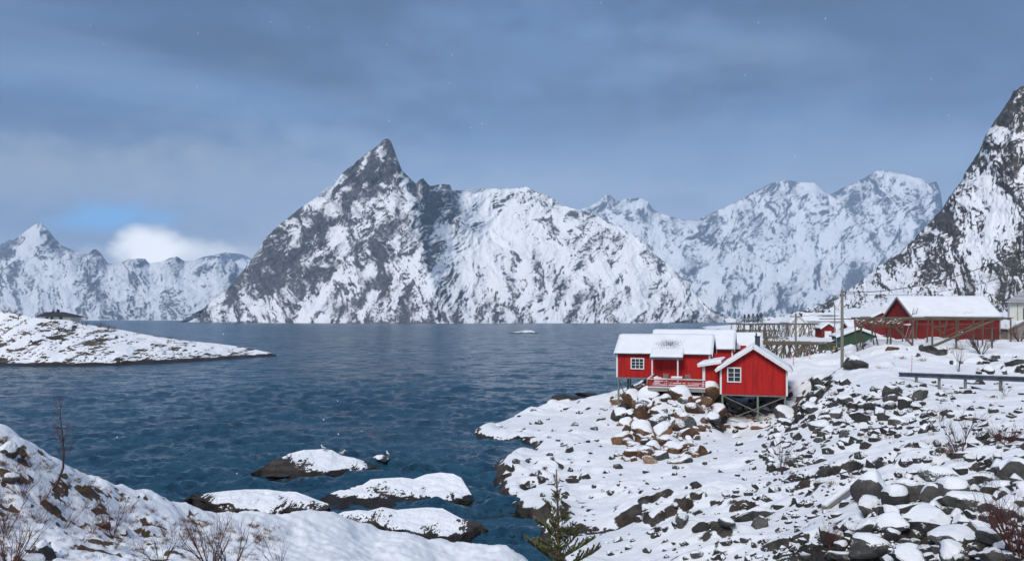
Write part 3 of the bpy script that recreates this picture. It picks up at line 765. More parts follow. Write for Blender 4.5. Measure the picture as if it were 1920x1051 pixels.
shoreline = [(1040, 32), (1015, 35.5), (1008, 38), (988, 40.5), (958, 42.5), (942, 45), (930, 49), (925, 52), (930, 55), (960, 58.5), (998, 62.5), (985, 64), (940, 65),
             (905, 66.5), (884, 69), (900, 73), (960, 81), (1020, 90), (1090, 98), (1140, 106), (1200, 122), (1270, 150), (1340, 210), (1372, 330), (1372, 500), (1352, 700), (1318, 860), (1316, 960), (1370, 1060), (1480, 1150)]
land = [zof(2080, 1051, 16.5), zof(1920, 1051, 17.5), zof(1700, 1051, 20.3), zof(1500, 1051, 24.6), zof(1300, 1051, 28.5), zof(1150, 1051, 31), zof(1920, 1180, 14), zof(1500, 1180, 19.5), zof(1200, 1180, 24), zof(1060, 1170, 25.5),
        zof(1920, 950, 22), zof(1920, 850, 31), zof(1920, 770, 42), zof(1920, 740, 46.5), zof(2080, 850, 30), zof(2080, 740, 45), zof(1800, 1000, 21.5), zof(1800, 900, 28), zof(1800, 800, 40),
        zof(1700, 950, 25.6), zof(1700, 850, 36), zof(1700, 780, 46), zof(1700, 735, 52), zof(1600, 1000, 25), zof(1600, 900, 33), zof(1600, 820, 44), zof(1600, 760, 53), zof(1500, 950, 31.5), zof(1500, 850, 43.5), zof(1500, 790, 54), zof(1540, 745, 59), zof(1600, 718, 59), zof(1640, 706, 58), zof(1560, 712, 64),
        zof(1400, 1000, 30), zof(1400, 900, 41), zof(1400, 840, 51), zof(1300, 950, 36), zof(1300, 880, 46), zof(1300, 825, 57), zof(1250, 765, 68.5), zof(1290, 740, 67.5), zof(1320, 742, 67), zof(1240, 728, 70.5), zof(1220, 714, 75), zof(1180, 742, 74), zof(1160, 762, 75), zof(1135, 770, 74), zof(1180, 790, 68), zof(1240, 810, 61), zof(1200, 850, 53), zof(1150, 830, 59),
        zof(1150, 1000, 35.2), zof(1100, 905, 46), zof(1100, 850, 54), zof(1060, 880, 50), zof(1180, 900, 44.5), zof(1200, 960, 37.5), zof(1080, 960, 40), zof(1060, 1000, 36.6), zof(1000, 880, 51.6), zof(985, 920, 46), zof(1020, 845, 58),
        (1400, 65, 1.25), (1357, 65, 1.25), (1440, 64, 1.5), (1474, 64.5, 2.0), (1500, 62.5, 2.6), (1400, 72, 2.4), (1450, 72, 3.2), (1350, 74, 3.0), (1300, 74, 3.9), (1300, 82, 3.6),
        zof(1000, 797, 71), zof(1060, 770, 79), zof(1110, 752, 84), zof(1090, 800, 67), zof(1000, 818, 66.3), zof(940, 808, 69.5), (1200, 90, 2.2), (1250, 100, 2.6), (1350, 100, 4.2), (1150, 82, 2.0),
        (1420, 85, 4.3), zof(1480, 688, 83), zof(1500, 672, 94), zof(1540, 662, 105), (1520, 66, 3.7), zof(1530, 700, 74),
        zof(1575, 672, 84), zof(1598, 655, 89), zof(1625, 645, 90), zof(1580, 690, 77), zof(1660, 640, 89), zof(1712, 648, 86), zof(1780, 640, 89), zof(1712, 634, 95), zof(1870, 638, 95), zof(1960, 640, 95), zof(1800, 682, 74), zof(1700, 692, 67), zof(1640, 680, 72), zof(1900, 692, 66), zof(1920, 714, 57), zof(1780, 712, 58), zof(2060, 700, 60), zof(1820, 652, 84), zof(1900, 655, 82), zof(1740, 660, 80),
        (1560, 112, 5.5), (1640, 112, 6.0), zof(1450, 650, 128), (1400, 128, 4.9), (1380, 160, 4.6), (1450, 180, 5.6), (1560, 165, 6.1), (1420, 300, 6.5), (1470, 300, 8.0), (1410, 600, 6.6), (1500, 500, 9.5), (1500, 700, 12), (1380, 820, 4.0), (1440, 900, 8), (1600, 200, 8.0), (1700, 140, 7.6), (1700, 200, 9.4), (1900, 130, 8.4), (1900, 200, 10), (2080, 140, 8), (2080, 250, 12), (1540, 400, 12), (1620, 350, 14), (1800, 400, 20), (1700, 1000, 25), (2080, 1000, 40)]
land += [(1000, 47.5, .8), (1015, 51, .85), (992, 53.5, .65), (1245, 68, 3.8), (1285, 67.3, 3.8), (1325, 66.6, 3.7), (1250, 64, 2.6), (1300, 64, 2.75), (1330, 63.5, 2.4)]
land += [(2400, 16, 5.2), (2400, 30, 5.4), (2400, 50, 5.8), (2400, 95, 7.5), (2900, 16, 5.6), (2900, 40, 6), (2900, 95, 8), (2900, 250, 14), (2900, 1000, 45)]
ctl = list(land)
for i, (a, Y) in enumerate(shoreline):
    ctl.append((a, Y, 0.0))
    p0 = shoreline[max(0, i - 1)]; p1 = shoreline[min(len(shoreline) - 1, i + 1)]
    tx, ty = (p1[0] - p0[0]) / 300.0, (math.log(p1[1]) - math.log(p0[1])) * 2.2
    n_ = math.hypot(tx, ty)
    nx, ny = -ty / n_, tx / n_          # towards the water (left of the walk from near to far)
    d = 0.09
    ctl.append((a + nx * d * 300, Y * math.exp(ny * d / 2.2), -0.9))
    if Y < 110:
        ctl.append((a - nx * d * 300, Y * math.exp(-ny * d / 2.2), 0.62))
for a, Y in [(900, 30), (960, 34), (900, 45), (850, 60), (820, 75), (900, 90), (1000, 105), (1100, 130), (1200, 200), (1280, 350), (1270, 600), (1240, 900), (820, 40), (820, 120), (1000, 300), (1000, 900), (1200, 1250), (940, 26)]:
    ctl.append((a, Y, -2.0))
TER = Terrain(ctl, 300.0, 2.2)


def terr(n, k, sharp=5.0):
    q = n * k
    f = np.floor(q)
    r = q - f
    return (f + 1 / (1 + np.exp(-(r - 0.5) * 2 * sharp))) / k


def ground_detail(X, Y, px, z0):
    wx = X + 0.9 * fbm(X / 3.0, Y / 3.0, 3.3, 3)
    wy = Y + 0.9 * fbm(X / 3.0 + 5, Y / 3.0, 1.3, 3)
    a = fbm(wx / 7.0, wy / 7.0, 0.7, 4, 0.5)
    b = fbm((wx + 0.5 * wy) / 4.2 + 3, wy / 1.9, 5.5, 4, 0.5)
    t = terr(b, 3.0, 3.6) * 0.8 + b * 0.2
    fine = fbm(X / 0.6, Y / 0.6, 2.2, 3, 0.5)
    where = sstep(-0.22, 0.26, fbm(X / 8.0 + 7.7, Y / 8.0 + 1.1, 4.4, 3))          # whalebacks vs broken rock
    amp = np.where(Y < 110, 1.0, 0.4) * sstep(-0.2, 1.5, z0)
    far = np.clip((Y - 90) / 500, 0, 1)
    amp2 = np.where(Y < 110, 1.0, 0.4) * sstep(0.05, 0.9, z0)
    return amp * 0.42 * a + amp2 * ((0.20 + 0.85 * where) * (t + 0.05) * (1 - far) + 0.06 * fine) + far * 1.6 * fbm(X / 30.0, Y / 30.0, 8.8, 4)


_sites = []        # (X, Y, radius, z or None): flattened ground


def gz(X, Y):
    """ground height on the right-hand shore"""
    X = np.asarray(X, float); Y = np.asarray(Y, float)
    px = CX + F * X / Y
    z0 = TER.smooth(px, Y)
    return z0 + ground_detail(X, Y, px, z0)


rows = np.concatenate([np.exp(np.linspace(math.log(13.5), math.log(110), 580, endpoint=False)), np.exp(np.linspace(math.log(110), math.log(1250), 110))])
colsp = np.concatenate([np.linspace(830, 2050, 540), np.linspace(2060, 3000, 48)])
PXg, Yg = np.meshgrid(colsp, rows)
Xg = (PXg - CX) / F * Yg
Z0 = TER.smooth(PXg, Yg)
Zg = Z0 + ground_detail(Xg, Yg, PXg, Z0)
Vg = np.stack([Xg, Yg, Zg], 2)
Ng = grid_normals(Vg)
sl = Ng[..., 2] + 0.10 * fbm(Xg / 0.7, Yg / 0.7, Zg / 0.5, 4, 0.6)
zl = Zg + 0.45 * fbm(Xg / 1.4, Yg / 1.4, 3.0, 4, 0.6)
near = Yg < 120
rockg = sstep(0.90, 0.72, boxblur(sl, 1)) * np.where(near, 1, 0.8)
tide = sstep(0.36, 0.14, zl) * near + sstep(0.5, 0.1, Zg) * ~near
wetg = sstep(0.26, 0.02, zl)
rockg = np.maximum(rockg, tide)
brown = np.clip(0.55 * sstep(1.2, 0.4, Zg) + sstep(0.0, 0.3, fbm(Xg / 6, Yg / 6, 1.0, 2)) * 0.5 + ((PXg > 1140) & (PXg < 1360) & (Yg > 50)) * 0.6, 0, 1)
og = grid_mesh('shore_ground', Vg, {'rock': rockg, 'wet': wetg, 'brown': brown}, M_SHORE)
tag(og, kind='structure')
_PYg = YH + (H - Zg) / Yg * F


def _walk(px, py, cols_, rws, PYc, Zc, ymax):
    c = min(max(float(np.interp(px, cols_, np.arange(len(cols_)))), 0), len(cols_) - 1.001)
    j, t = int(c), c - int(c)
    m = int(np.searchsorted(rws, ymax))
    p = PYc[:m, j] * (1 - t) + PYc[:m, j + 1] * t
    z = Zc[:m, j] * (1 - t) + Zc[:m, j + 1] * t
    k = np.where(p <= py)[0]
    i = int(k[0]) if len(k) else m - 1
    q = 0.0
    if i > 0 and p[i - 1] > p[i]:
        q = min(max((p[i] - py) / (p[i] - p[i - 1]), 0), 1)
    Y = rws[i] * (1 - q) + rws[max(i - 1, 0)] * q
    return Vector(((px - CX) / F * Y, Y, z[i] * (1 - q) + z[max(i - 1, 0)] * q))


def ground_at(px, py, ymax=400):
    """walk along the sight line of a photograph pixel until it meets the ground"""
    return _walk(px, py, colsp, rows, _PYg, Zg, ymax)


# --- the snowy bank below the camera, bottom left
bpts = [zof(-200, 740, 17), zof(0, 806, 18), zof(60, 850, 18.6), zof(130, 885, 19.4), zof(200, 915, 20.3), zof(270, 948, 21.5), zof(330, 968, 22.6), zof(420, 978, 24), zof(520, 977, 25.5), zof(600, 972, 26.5), zof(680, 985, 27.3), zof(760, 1003, 27.6), zof(850, 1018, 28), zof(920, 1040, 28.3), zof(975, 1056, 28.6), zof(1010, 1075, 28),
        zof(-200, 900, 13), zof(-200, 1051, 10.5), zof(0, 1051, 11.8), zof(150, 1051, 12.6), zof(300, 1051, 14), zof(450, 1051, 16), zof(600, 1051, 18.8), zof(750, 1051, 22.2), zof(850, 1051, 24.8), zof(0, 930, 14.6), zof(130, 960, 15.6), zof(250, 1000, 16.8), zof(400, 1010, 19.2), zof(550, 1010, 22), zof(700, 1020, 24.6),
        zof(0, 1250, 9), zof(400, 1250, 10.5), zof(800, 1250, 14), zof(1000, 1250, 18), zof(1020, 1120, 24)]
bpts += [(-700, 9, 7.2), (-700, 14, 8.2), (-700, 18, 8.6), (-1100, 9, 7.6), (-1100, 18, 9)]
for a, Y in [(-1100, 25), (-700, 24), (-200, 24), (0, 25), (100, 26), (200, 26.5), (300, 27.5), (400, 28.5), (500, 29.5), (600, 30.5), (700, 31), (800, 31), (900, 31), (990, 31), (1060, 29), (1080, 24), (1060, 19)]:
    bpts.append((a, Y, -0.5))
for a, Y in [(-1100, 34), (-700, 33), (-200, 32), (0, 33), (300, 36), (600, 38), (900, 38), (1120, 28), (1120, 20)]:
    bpts.append((a, Y, -1.5))
BK = Terrain(bpts, 300.0, 2.2)


def bz(X, Y):
    X = np.asarray(X, float); Y = np.asarray(Y, float)
    z = BK.smooth(CX + F * X / Y, Y)
    k = sstep(-0.5, 0.6, z)
    lump = fbm(X / 1.6, Y / 1.6, 2.7, 4, 0.5)
    return z + k * (0.24 * lump + 0.10 * fbm(X / 0.45, Y / 0.45, 6.1, 4, 0.55))


rb = np.exp(np.linspace(math.log(8.0), math.log(36), 290))
cb = np.concatenate([np.linspace(-1100, -215, 40), np.linspace(-205, 1110, 405)])
PXb, Yb = np.meshgrid(cb, rb)
Xb = (PXb - CX) / F * Yb
Zb = bz(Xb, Yb)
Vb = np.stack([Xb, Yb, Zb], 2)
Nb = grid_normals(Vb)
leftw = sstep(560, 250, PXb)
rockb = np.clip(sstep(0.22, 0.55, fbm(Xb / 0.55, Yb / 0.55, 1.9, 5, 0.65) + 0.12 * leftw + 0.6 * (0.85 - Nb[..., 2])) * (0.2 + 0.8 * leftw), 0, 1)
rockb = np.maximum(rockb, sstep(0.7, 0.3, Zb + 0.4 * fbm(Xb, Yb, 1.0, 3)))
tag(grid_mesh('snowy_bank', Vb, {'rock': rockb}, M_BANK), kind='structure')


_PYb = YH + (H - Zb) / Yb * F


def bank_at(px, py):
    return _walk(px, py, cb, rb, _PYb, Zb, 36)

# ------------------------------------------------------------------ object materials
def mat_paint(name, c, c2=None, scale=3.0, rough=0.75, bump=0.004, stretch=(1, 1, 0.15), k2=0.6):
    m, k, b = new_mat(name)
    co = k.n('ShaderNodeTexCoord').outputs['Object']
    v = k.vm('MULTIPLY', co, stretch)
    n = k.noise(v, scale, 6, 0.6)
    n2 = k.noise(v, scale * 9, 3, 0.6)
    c2 = c2 or tuple(x * 0.72 for x in c)
    f = k.m('MULTIPLY', k.smooth(k.m('ADD', n, k.m('MULTIPLY', k.m('SUBTRACT', n2, 0.5), 0.5)), 0.38, 0.72), k2)
    k.set(b.inputs['Base Color'], k.mix(f, c, c2))
    b.inputs['Roughness'].default_value = rough
    b.inputs['Specular IOR Level'].default_value = 0.3
    if bump:
        bp = k.n('ShaderNodeBump')
        bp.inputs['Distance'].default_value = bump
        k.set(bp.inputs['Height'], n2)
        k.set(b.inputs['Normal'], bp.outputs[0])
    return m


M_RED = mat_paint('red_paint', (0.52, 0.016, 0.013), (0.26, 0.010, 0.009), 1.0, stretch=(4.5, 4.5, 0.35), k2=0.85)
M_DRED = mat_paint('weathered_red_paint', (0.23, 0.015, 0.013), (0.10, 0.014, 0.012), 1.0, stretch=(3.0, 3.0, 0.35), k2=0.9)
M_GREEN = mat_paint('green_paint', (0.035, 0.095, 0.055), (0.055, 0.06, 0.035), 1.2)
M_WHITE = mat_paint('white_paint', (0.80, 0.80, 0.79), (0.62, 0.62, 0.60), 2.0, k2=0.4)
M_CREAM = mat_paint('cream_paint', (0.66, 0.65, 0.58), (0.5, 0.5, 0.45), 1.5, k2=0.5)
M_POST = mat_paint('green_tinted_timber', (0.20, 0.27, 0.20), (0.12, 0.13, 0.10), 4.0)
M_TIMBER = mat_paint('grey_timber', (0.27, 0.245, 0.215), (0.13, 0.11, 0.09), 3.0)
M_POLE = mat_paint('weathered_rack_timber', (0.15, 0.115, 0.075), (0.07, 0.058, 0.042), 2.0)
M_RACKTOP = mat_paint('snow_dusted_rack_timber', (0.17, 0.14, 0.10), (0.08, 0.068, 0.05), 2.0)
M_SLATE = mat_paint('dark_roofing', (0.035, 0.036, 0.042), (0.06, 0.06, 0.065), 2.0, stretch=(1, 1, 1))
M_CHIM = mat_paint('chimney_sheet', (0.045, 0.05, 0.065), (0.07, 0.075, 0.09), 2.0, rough=0.5)
M_CONC = mat_paint('concrete', (0.33, 0.31, 0.27), (0.22, 0.2, 0.17), 3.0, stretch=(1, 1, 1))
M_STEEL = mat_paint('galvanised_steel', (0.06, 0.075, 0.10), (0.16, 0.175, 0.20), 2.0, rough=0.45, stretch=(1, 1, 1))
M_WIRE = mat_paint('black_cable', (0.02, 0.02, 0.022), rough=0.6, bump=0)
M_REDSTICK = mat_paint('red_snow_stake', (0.6, 0.07, 0.05), rough=0.6, bump=0)
M_FISH = mat_paint('dried_fish', (0.16, 0.055, 0.03), (0.30, 0.17, 0.10), 9.0, stretch=(1, 1, 1), k2=1.0)
M_GREYROOF = mat_paint('grey_green_sheet_roof', (0.13, 0.17, 0.17), (0.3, 0.33, 0.34), 1.0, stretch=(1, 1, 1))


def mat_glass():
    m, k, b = new_mat('window_glass')
    b.inputs['Base Color'].default_value = (0.035, 0.045, 0.055, 1)
    b.inputs['Roughness'].default_value = 0.06
    b.inputs['IOR'].default_value = 1.5
    return m


M_GLASS = mat_glass()


def mat_snow(name='settled_snow', patch=None, scale=0.9, thr=0.66, dark=(0.05, 0.055, 0.065)):
    """roof snow; patch = (x, y, z, rx, ry, rz) in object space where slates show through"""
    m, k, b = new_mat(name)
    co = k.n('ShaderNodeTexCoord').outputs['Object']
    n = k.noise(co, scale, 5, 0.55)
    c = k.mix(k.smooth(n, 0.35, 0.7, 0.0, 1.0), SNOW, tuple(x * 0.94 for x in SNOW))
    if patch:
        q = k.vm('DIVIDE', k.vm('SUBTRACT', co, patch[:3]), patch[3:])
        ln = k.n('ShaderNodeVectorMath', operation='LENGTH')
        k.set(ln.inputs[0], q)
        nf = k.noise(co, 11.0, 4, 0.8)
        f = k.m('ADD', nf, k.m('MULTIPLY', k.smooth(ln.outputs['Value'], 1.2, 0.0), 0.26))
        c = k.mix(k.smooth(f, thr - 0.02, thr + 0.06), c, dark)
    k.set(b.inputs['Base Color'], c)
    b.inputs['Roughness'].default_value = 0.7
    b.inputs['Specular IOR Level'].default_value = 0.2
    bp = k.n('ShaderNodeBump')
    bp.inputs['Distance'].default_value = 0.05
    k.set(bp.inputs['Height'], k.noise(co, 3.5, 4, 0.6))
    k.set(b.inputs['Normal'], bp.outputs[0])
    return m


M_SNOW = mat_snow()


# ------------------------------------------------------------------ mesh builder
class MB:
    def __init__(s):
        s.v, s.f = [], []

    def add(s, verts, faces):
        o = len(s.v)
        s.v += [tuple(p) for p in verts]
        s.f += [tuple(i + o for i in f) for f in faces]
        return s

    def box(s, x0, x1, y0, y1, z0, z1):
        return s.add([(x0, y0, z0), (x1, y0, z0), (x1, y1, z0), (x0, y1, z0), (x0, y0, z1), (x1, y0, z1), (x1, y1, z1), (x0, y1, z1)],
                     [(3, 2, 1, 0), (4, 5, 6, 7), (0, 1, 5, 4), (1, 2, 6, 5), (2, 3, 7, 6), (3, 0, 4, 7)])

    def bar(s, p, q, w, h, up=(0, 0, 1)):
        p, q = Vector(p), Vector(q)
        d = (q - p).normalized()
        u = Vector(up)
        if abs(d.dot(u)) > 0.98:
            u = Vector((0, 1, 0))
        a = d.cross(u).normalized() * (w / 2)
        b = a.cross(d).normalized() * (h / 2)
        c = [p + a + b, p - a + b, p - a - b, p + a - b, q + a + b, q - a + b, q - a - b, q + a - b]
        return s.add(c, [(0, 1, 2, 3), (7, 6, 5, 4), (0, 4, 5, 1), (1, 5, 6, 2), (2, 6, 7, 3), (3, 7, 4, 0)])

    def tube(s, pts, rad, n=5, cap=True):
        pts = [Vector(p) for p in pts]
        if not hasattr(rad, '__len__'):
            rad = [rad] * len(pts)
        o = len(s.v)
        ref = Vector((0.31, 0.17, 0.93))
        for i, p in enumerate(pts):
            d = (pts[min(i + 1, len(pts) - 1)] - pts[max(i - 1, 0)]).normalized()
            r0 = ref if abs(d.dot(ref.normalized())) < 0.95 else Vector((1, 0, 0))
            a = d.cross(r0).normalized()
            b = d.cross(a)
            for j in range(n):
                t = 2 * math.pi * j / n
                s.v.append(tuple(p + (a * math.cos(t) + b * math.sin(t)) * rad[i]))
        for i in range(len(pts) - 1):
            for j in range(n):
                s.f.append((o + i * n + j, o + i * n + (j + 1) % n, o + (i + 1) * n + (j + 1) % n, o + (i + 1) * n + j))
        if cap:
            s.f.append(tuple(o + j for j in range(n - 1, -1, -1)))
            e = o + (len(pts) - 1) * n
            s.f.append(tuple(e + j for j in range(n)))
        return s

    def prism(s, poly, y0, y1):
        """polygon in x-z (counter-clockwise seen from -y) pushed from y0 to y1"""
        n = len(poly)
        vs = [(x, y0, z) for x, z in poly] + [(x, y1, z) for x, z in poly]
        fs = [tuple(range(n)), tuple(range(2 * n - 1, n - 1, -1))]
        fs += [(i + n, (i + 1) % n + n, (i + 1) % n, i) for i in range(n)]
        return s.add(vs, fs)

    def build(s, name, mat, parent=None, smooth=False, loc=None):
        me = bpy.data.meshes.new(name)
        me.from_pydata(s.v, [], s.f)
        if smooth:
            me.polygons.foreach_set('use_smooth', [True] * len(me.polygons))
        me.materials.append(mat)
        me.update()
        o = bpy.data.objects.new(name, me)
        COL.objects.link(o)
        if parent:
            o.parent = parent
        if loc:
            o.location = loc
        return o


def empty(name, loc, rz=0.0, label=None, cat=None, group=None):
    o = bpy.data.objects.new(name, None)
    o.empty_display_size = 0.2
    COL.objects.link(o)
    o.location = loc
    o.rotation_euler = (0, 0, rz)
    tag(o, label, cat, group)
    return o


_UNIT = {}


def unit_stick(mat, n=6):
    key = (mat.name, n)
    if key not in _UNIT:
        b = MB()
        b.tube([(0, 0, 0), (0, 0, 0.5), (0, 0, 1)], [1.0, 0.93, 0.84], n)
        me = bpy.data.meshes.new('pole')
        me.from_pydata(b.v, [], b.f)
        me.polygons.foreach_set('use_smooth', [True] * len(me.polygons))
        me.materials.append(mat)
        _UNIT[key] = me
    return _UNIT[key]


def stick(parent, name, p, q, r, mat, n=6):
    """a round pole as an object of its own, sharing one mesh"""
    p, q = Vector(p), Vector(q)
    d = q - p
    o = bpy.data.objects.new(name, unit_stick(mat, n))
    COL.objects.link(o)
    o.parent = parent
    M = Matrix.Translation(p) @ d.to_track_quat('Z', 'Y').to_matrix().to_4x4() @ Matrix.Diagonal((r, r, d.length, 1))
    o.matrix_local = M
    return o


def clad_wall(b, x0, x1, z0, top, y, depth=0.10, pitch=0.16):
    """vertical boards with battens on a wall that faces -y; top: height of the wall at x"""
    b.prism([(x0, z0), (x1, z0)] + [(x, top(x)) for x in ([x1, (x0 + x1) / 2, x0] if abs(top((x0 + x1) / 2) - top(x0)) > 0.01 else [x1, x0])], y, y + depth)
    x = x0 + pitch * 0.5
    while x < x1 - 0.03:
        b.box(x - 0.022, x + 0.022, y - 0.025, y + 0.01, z0 + 0.01, min(top(x - .022), top(x + .022)) - 0.01)
        x += pitch


def window(parent, x, z, w, h, cols, rws, y, fw=0.09):
    """window in a wall that faces -y, its middle at x, z"""
    f = MB()
    f.box(x - w / 2, x - w / 2 + fw, y - 0.07, y, z - h / 2, z + h / 2)
    f.box(x + w / 2 - fw, x + w / 2, y - 0.07, y, z - h / 2, z + h / 2)
    f.box(x - w / 2 + fw, x + w / 2 - fw, y - 0.07, y, z + h / 2 - fw, z + h / 2)
    f.box(x - w / 2 + fw, x + w / 2 - fw, y - 0.07, y, z - h / 2, z - h / 2 + fw)
    iw, ih = w - 2 * fw, h - 2 * fw
    wo = f.build('window', M_WHITE, parent)
    m = MB()
    for i in range(1, cols):
        q = x - iw / 2 + iw * i / cols
        t = 0.03 if cols != 3 else 0.026
        m.box(q - t, q + t, y - 0.055, y - 0.012, z - ih / 2, z + ih / 2)
    mo = m.build('mullion', M_WHITE, wo)
    for j in range(1, rws):
        q = z - ih / 2 + ih * j / rws
        MB().box(x - iw / 2, x + iw / 2, y - 0.05, y - 0.015, q - 0.016, q + 0.016).build('glazing_bar', M_WHITE, wo)
    for i in range(cols):
        for j in range(rws):
            a, c = x - iw / 2 + iw * i / cols, z - ih / 2 + ih * j / rws
            MB().box(a, a + iw / cols, y - 0.020, y - 0.004, c, c + ih / rws).build('pane', M_GLASS, wo)
    return wo


def snow_slab(corners, t, nx, ny, seed, mat, parent, name='roof_snow', bulge=0.0, edge=0.10):
    """snow lying on a roof slope; corners: eave-left, eave-right, ridge-right, ridge-left"""
    A, B, C, D = [Vector(c) for c in corners]
    nrm = (B - A).cross(D - A).normalized()
    if nrm.z < 0:
        nrm = -nrm
    vs, fs = [], []
    U = np.linspace(0, 1, nx)
    W = np.linspace(0, 1, ny)
    g = np.zeros((ny, nx, 3))
    for j, w in enumerate(W):
        for i, u in enumerate(U):
            g[j, i] = (A.lerp(B, u)).lerp(D.lerp(C, u), w)
    th = t * (1 + 0.30 * fbm(g[..., 0] / 0.9, g[..., 1] / 0.9, g[..., 2] / 0.9 + seed, 3) * 1.4)
    lenu, lenw = (B - A).length, (D - A).length
    eu = np.minimum(U, 1 - U)[None] * lenu
    ew = W[:, None] * lenw
    prof = np.sqrt(np.clip(np.minimum(eu, ew) / edge, 0, 1) * 0.75 + 0.25)
    top = g + np.array(nrm)[None, None] * (th * prof)[..., None]
    lip = np.clip(1 - ew / 0.16, 0, 1)
    slide = np.array(((A + B) - (C + D)).normalized())
    top += slide[None, None] * (lip * 0.05 * (1 + 0.8 * fbm(g[..., 0] / 0.3, g[..., 1] / 0.3, seed, 2)))[..., None]
    bot = g + np.array(nrm)[None, None] * 0.004
    vs = [tuple(p) for p in top.reshape(-1, 3)] + [tuple(p) for p in bot.reshape(-1, 3)]
    n = nx * ny
    for j in range(ny - 1):
        for i in range(nx - 1):
            a = j * nx + i
            fs.append((a, a + 1, a + nx + 1, a + nx))
    ring = [i for i in range(nx)] + [j * nx + nx - 1 for j in range(1, ny)] + [(ny - 1) * nx + i for i in range(nx - 2, -1, -1)] + [j * nx for j in range(ny - 2, 0, -1)]
    for i in range(len(ring)):
        a, b_ = ring[i], ring[(i + 1) % len(ring)]
        fs.append((a, a + n, b_ + n, b_))
    b = MB().add(vs, fs)
    return b.build(name, mat, parent, smooth=True)


def gable_house(parent, L, W, hw, rise, wall_mat, trim_mat, ridge='y', oh=0.25, ohg=0.25, snow=0.16, corner=True, board=0.16, snow_mat=None, snow_mats=None, roof_mat=None, fascia=True, clad=True, seed=1.0, z0=0.0, snow_sides=(0, 1)):
    """house whose footprint is x 0..L, y 0..W (front wall at y = 0 faces -y); ridge along x or y.
    Parts: wall (four), corner_board, roof, verge_board, roof_snow."""
    f = (lambda b, x0, x1, top, y, d: clad_wall(b, x0, x1, z0, top, y, d, board)) if clad else (lambda b, x0, x1, top, y, d: b.prism([(x0, z0), (x1, z0), (x1, top(x1)), ((x0 + x1) / 2, top((x0 + x1) / 2)), (x0, top(x0))], y, y + d))
    flat = lambda x: hw
    sp = {'x': W, 'y': L}[ridge]
    gab = lambda half: (lambda q: hw + rise * (1 - abs(q - half) / half))
    frontg = gab(L / 2) if ridge == 'y' else flat
    sideg = gab(W / 2) if ridge == 'x' else flat
    # front and back
    b = MB(); f(b, 0, L, frontg, 0, 0.1)
    fw_ = b.build('wall', wall_mat, parent)
    b = MB(); b.prism([(0, z0), (L, z0), (L, frontg(L)), (L / 2, frontg(L / 2)), (0, frontg(0))], W - 0.1, W); b.build('wall', wall_mat, parent)
    # sides, turned into place
    for side in (0, 1):
        b = MB(); f(b, 0.1, W - 0.1, sideg, 0, 0.1)
        if side == 0:
            b.v = [(y, W - x, z) for x, y, z in b.v]
        else:
            b.v = [(L - y, x, z) for x, y, z in b.v]
        b.build('wall', wall_mat, parent)
    if corner:
        for cx in (0, L):
            MB().box(cx - 0.075, cx + 0.075, -0.045, 0.06, z0 - 0.02, hw - 0.02).build('corner_board', trim_mat, parent)
    rm = roof_mat or M_SLATE
    t = 0.07
    half = sp / 2
    k = rise / half
    if ridge == 'x':
        for sgn in (0, 1):
            y0, y1 = (-oh, half) if sgn == 0 else (W + oh, half)
            ze = hw - oh * k
            zr = hw + rise
            A, B, C, D = (-ohg, y0, ze), (L + ohg, y0, ze), (L + ohg, y1, zr), (-ohg, y1, zr)
            vs = [A, B, C, D] + [(p[0], p[1], p[2] + t) for p in (A, B, C, D)]
            MB().add(vs, [(0, 1, 2, 3), (4, 5, 6, 7), (0, 1, 5, 4), (1, 2, 6, 5), (2, 3, 7, 6), (3, 0, 4, 7)]).build('roof', rm, parent)
            if sgn in snow_sides and snow:
                up = [(p[0], p[1], p[2] + t + 0.002) for p in (A, B, C, D)]
                snow_slab(up, snow, max(8, int(L * 4)), 16, seed + sgn, (snow_mats or {}).get(sgn, snow_mat or M_SNOW), parent)
            if fascia:
                for gx in (-ohg - 0.03, L + ohg + 0.03):
                    MB().bar((gx, y0, ze - 0.04), (gx, y1, zr - 0.04), 0.05, 0.24).build('verge_board', trim_mat, parent)
    else:
        for sgn in (0, 1):
            x0, x1 = (-oh, half) if sgn == 0 else (L + oh, half)
            ze = hw - oh * k
            zr = hw + rise
            A, B, C, D = (x0, -ohg, ze), (x0, W + ohg, ze), (x1, W + ohg, zr), (x1, -ohg, zr)
            vs = [A, B, C, D] + [(p[0], p[1], p[2] + t) for p in (A, B, C, D)]
            MB().add(vs, [(0, 1, 2, 3), (4, 5, 6, 7), (0, 1, 5, 4), (1, 2, 6, 5), (2, 3, 7, 6), (3, 0, 4, 7)]).build('roof', rm, parent)
            if sgn in snow_sides and snow:
                up = [(p[0], p[1], p[2] + t + 0.002) for p in (A, B, C, D)]
                snow_slab(up, snow, max(8, int(W * 4)), 16, seed + sgn, (snow_mats or {}).get(sgn, snow_mat or M_SNOW), parent)
            if fascia:
                for gy in (-ohg - 0.03, W + ohg + 0.03):
                    MB().bar((x0, gy, ze - 0.03), (x1, gy, zr - 0.03), 0.05, 0.22, up=(0, 0, 1)).build('verge_board', trim_mat, parent)
    return fw_


def chimney(parent, x, y, z, w, h, cap=0.12):
    c = MB().box(x - w / 2, x + w / 2, y - w / 2, y + w / 2, z, z + h).build('chimney', M_CHIM, parent)
    MB().box(x - w / 2 - 0.05, x + w / 2 + 0.05, y - w / 2 - 0.05, y + w / 2 + 0.05, z + h, z + h + 0.06).build('cap', M_CHIM, c)
    MB().tube([(x - w * 0.25, y, z + h + 0.05), (x - w * 0.25, y, z + h + cap + 0.2)], w * 0.16, 8).build('flue', M_CHIM, c)
    return c


# ------------------------------------------------------------------ red cabins on stilts
RZ = -math.radians(18)


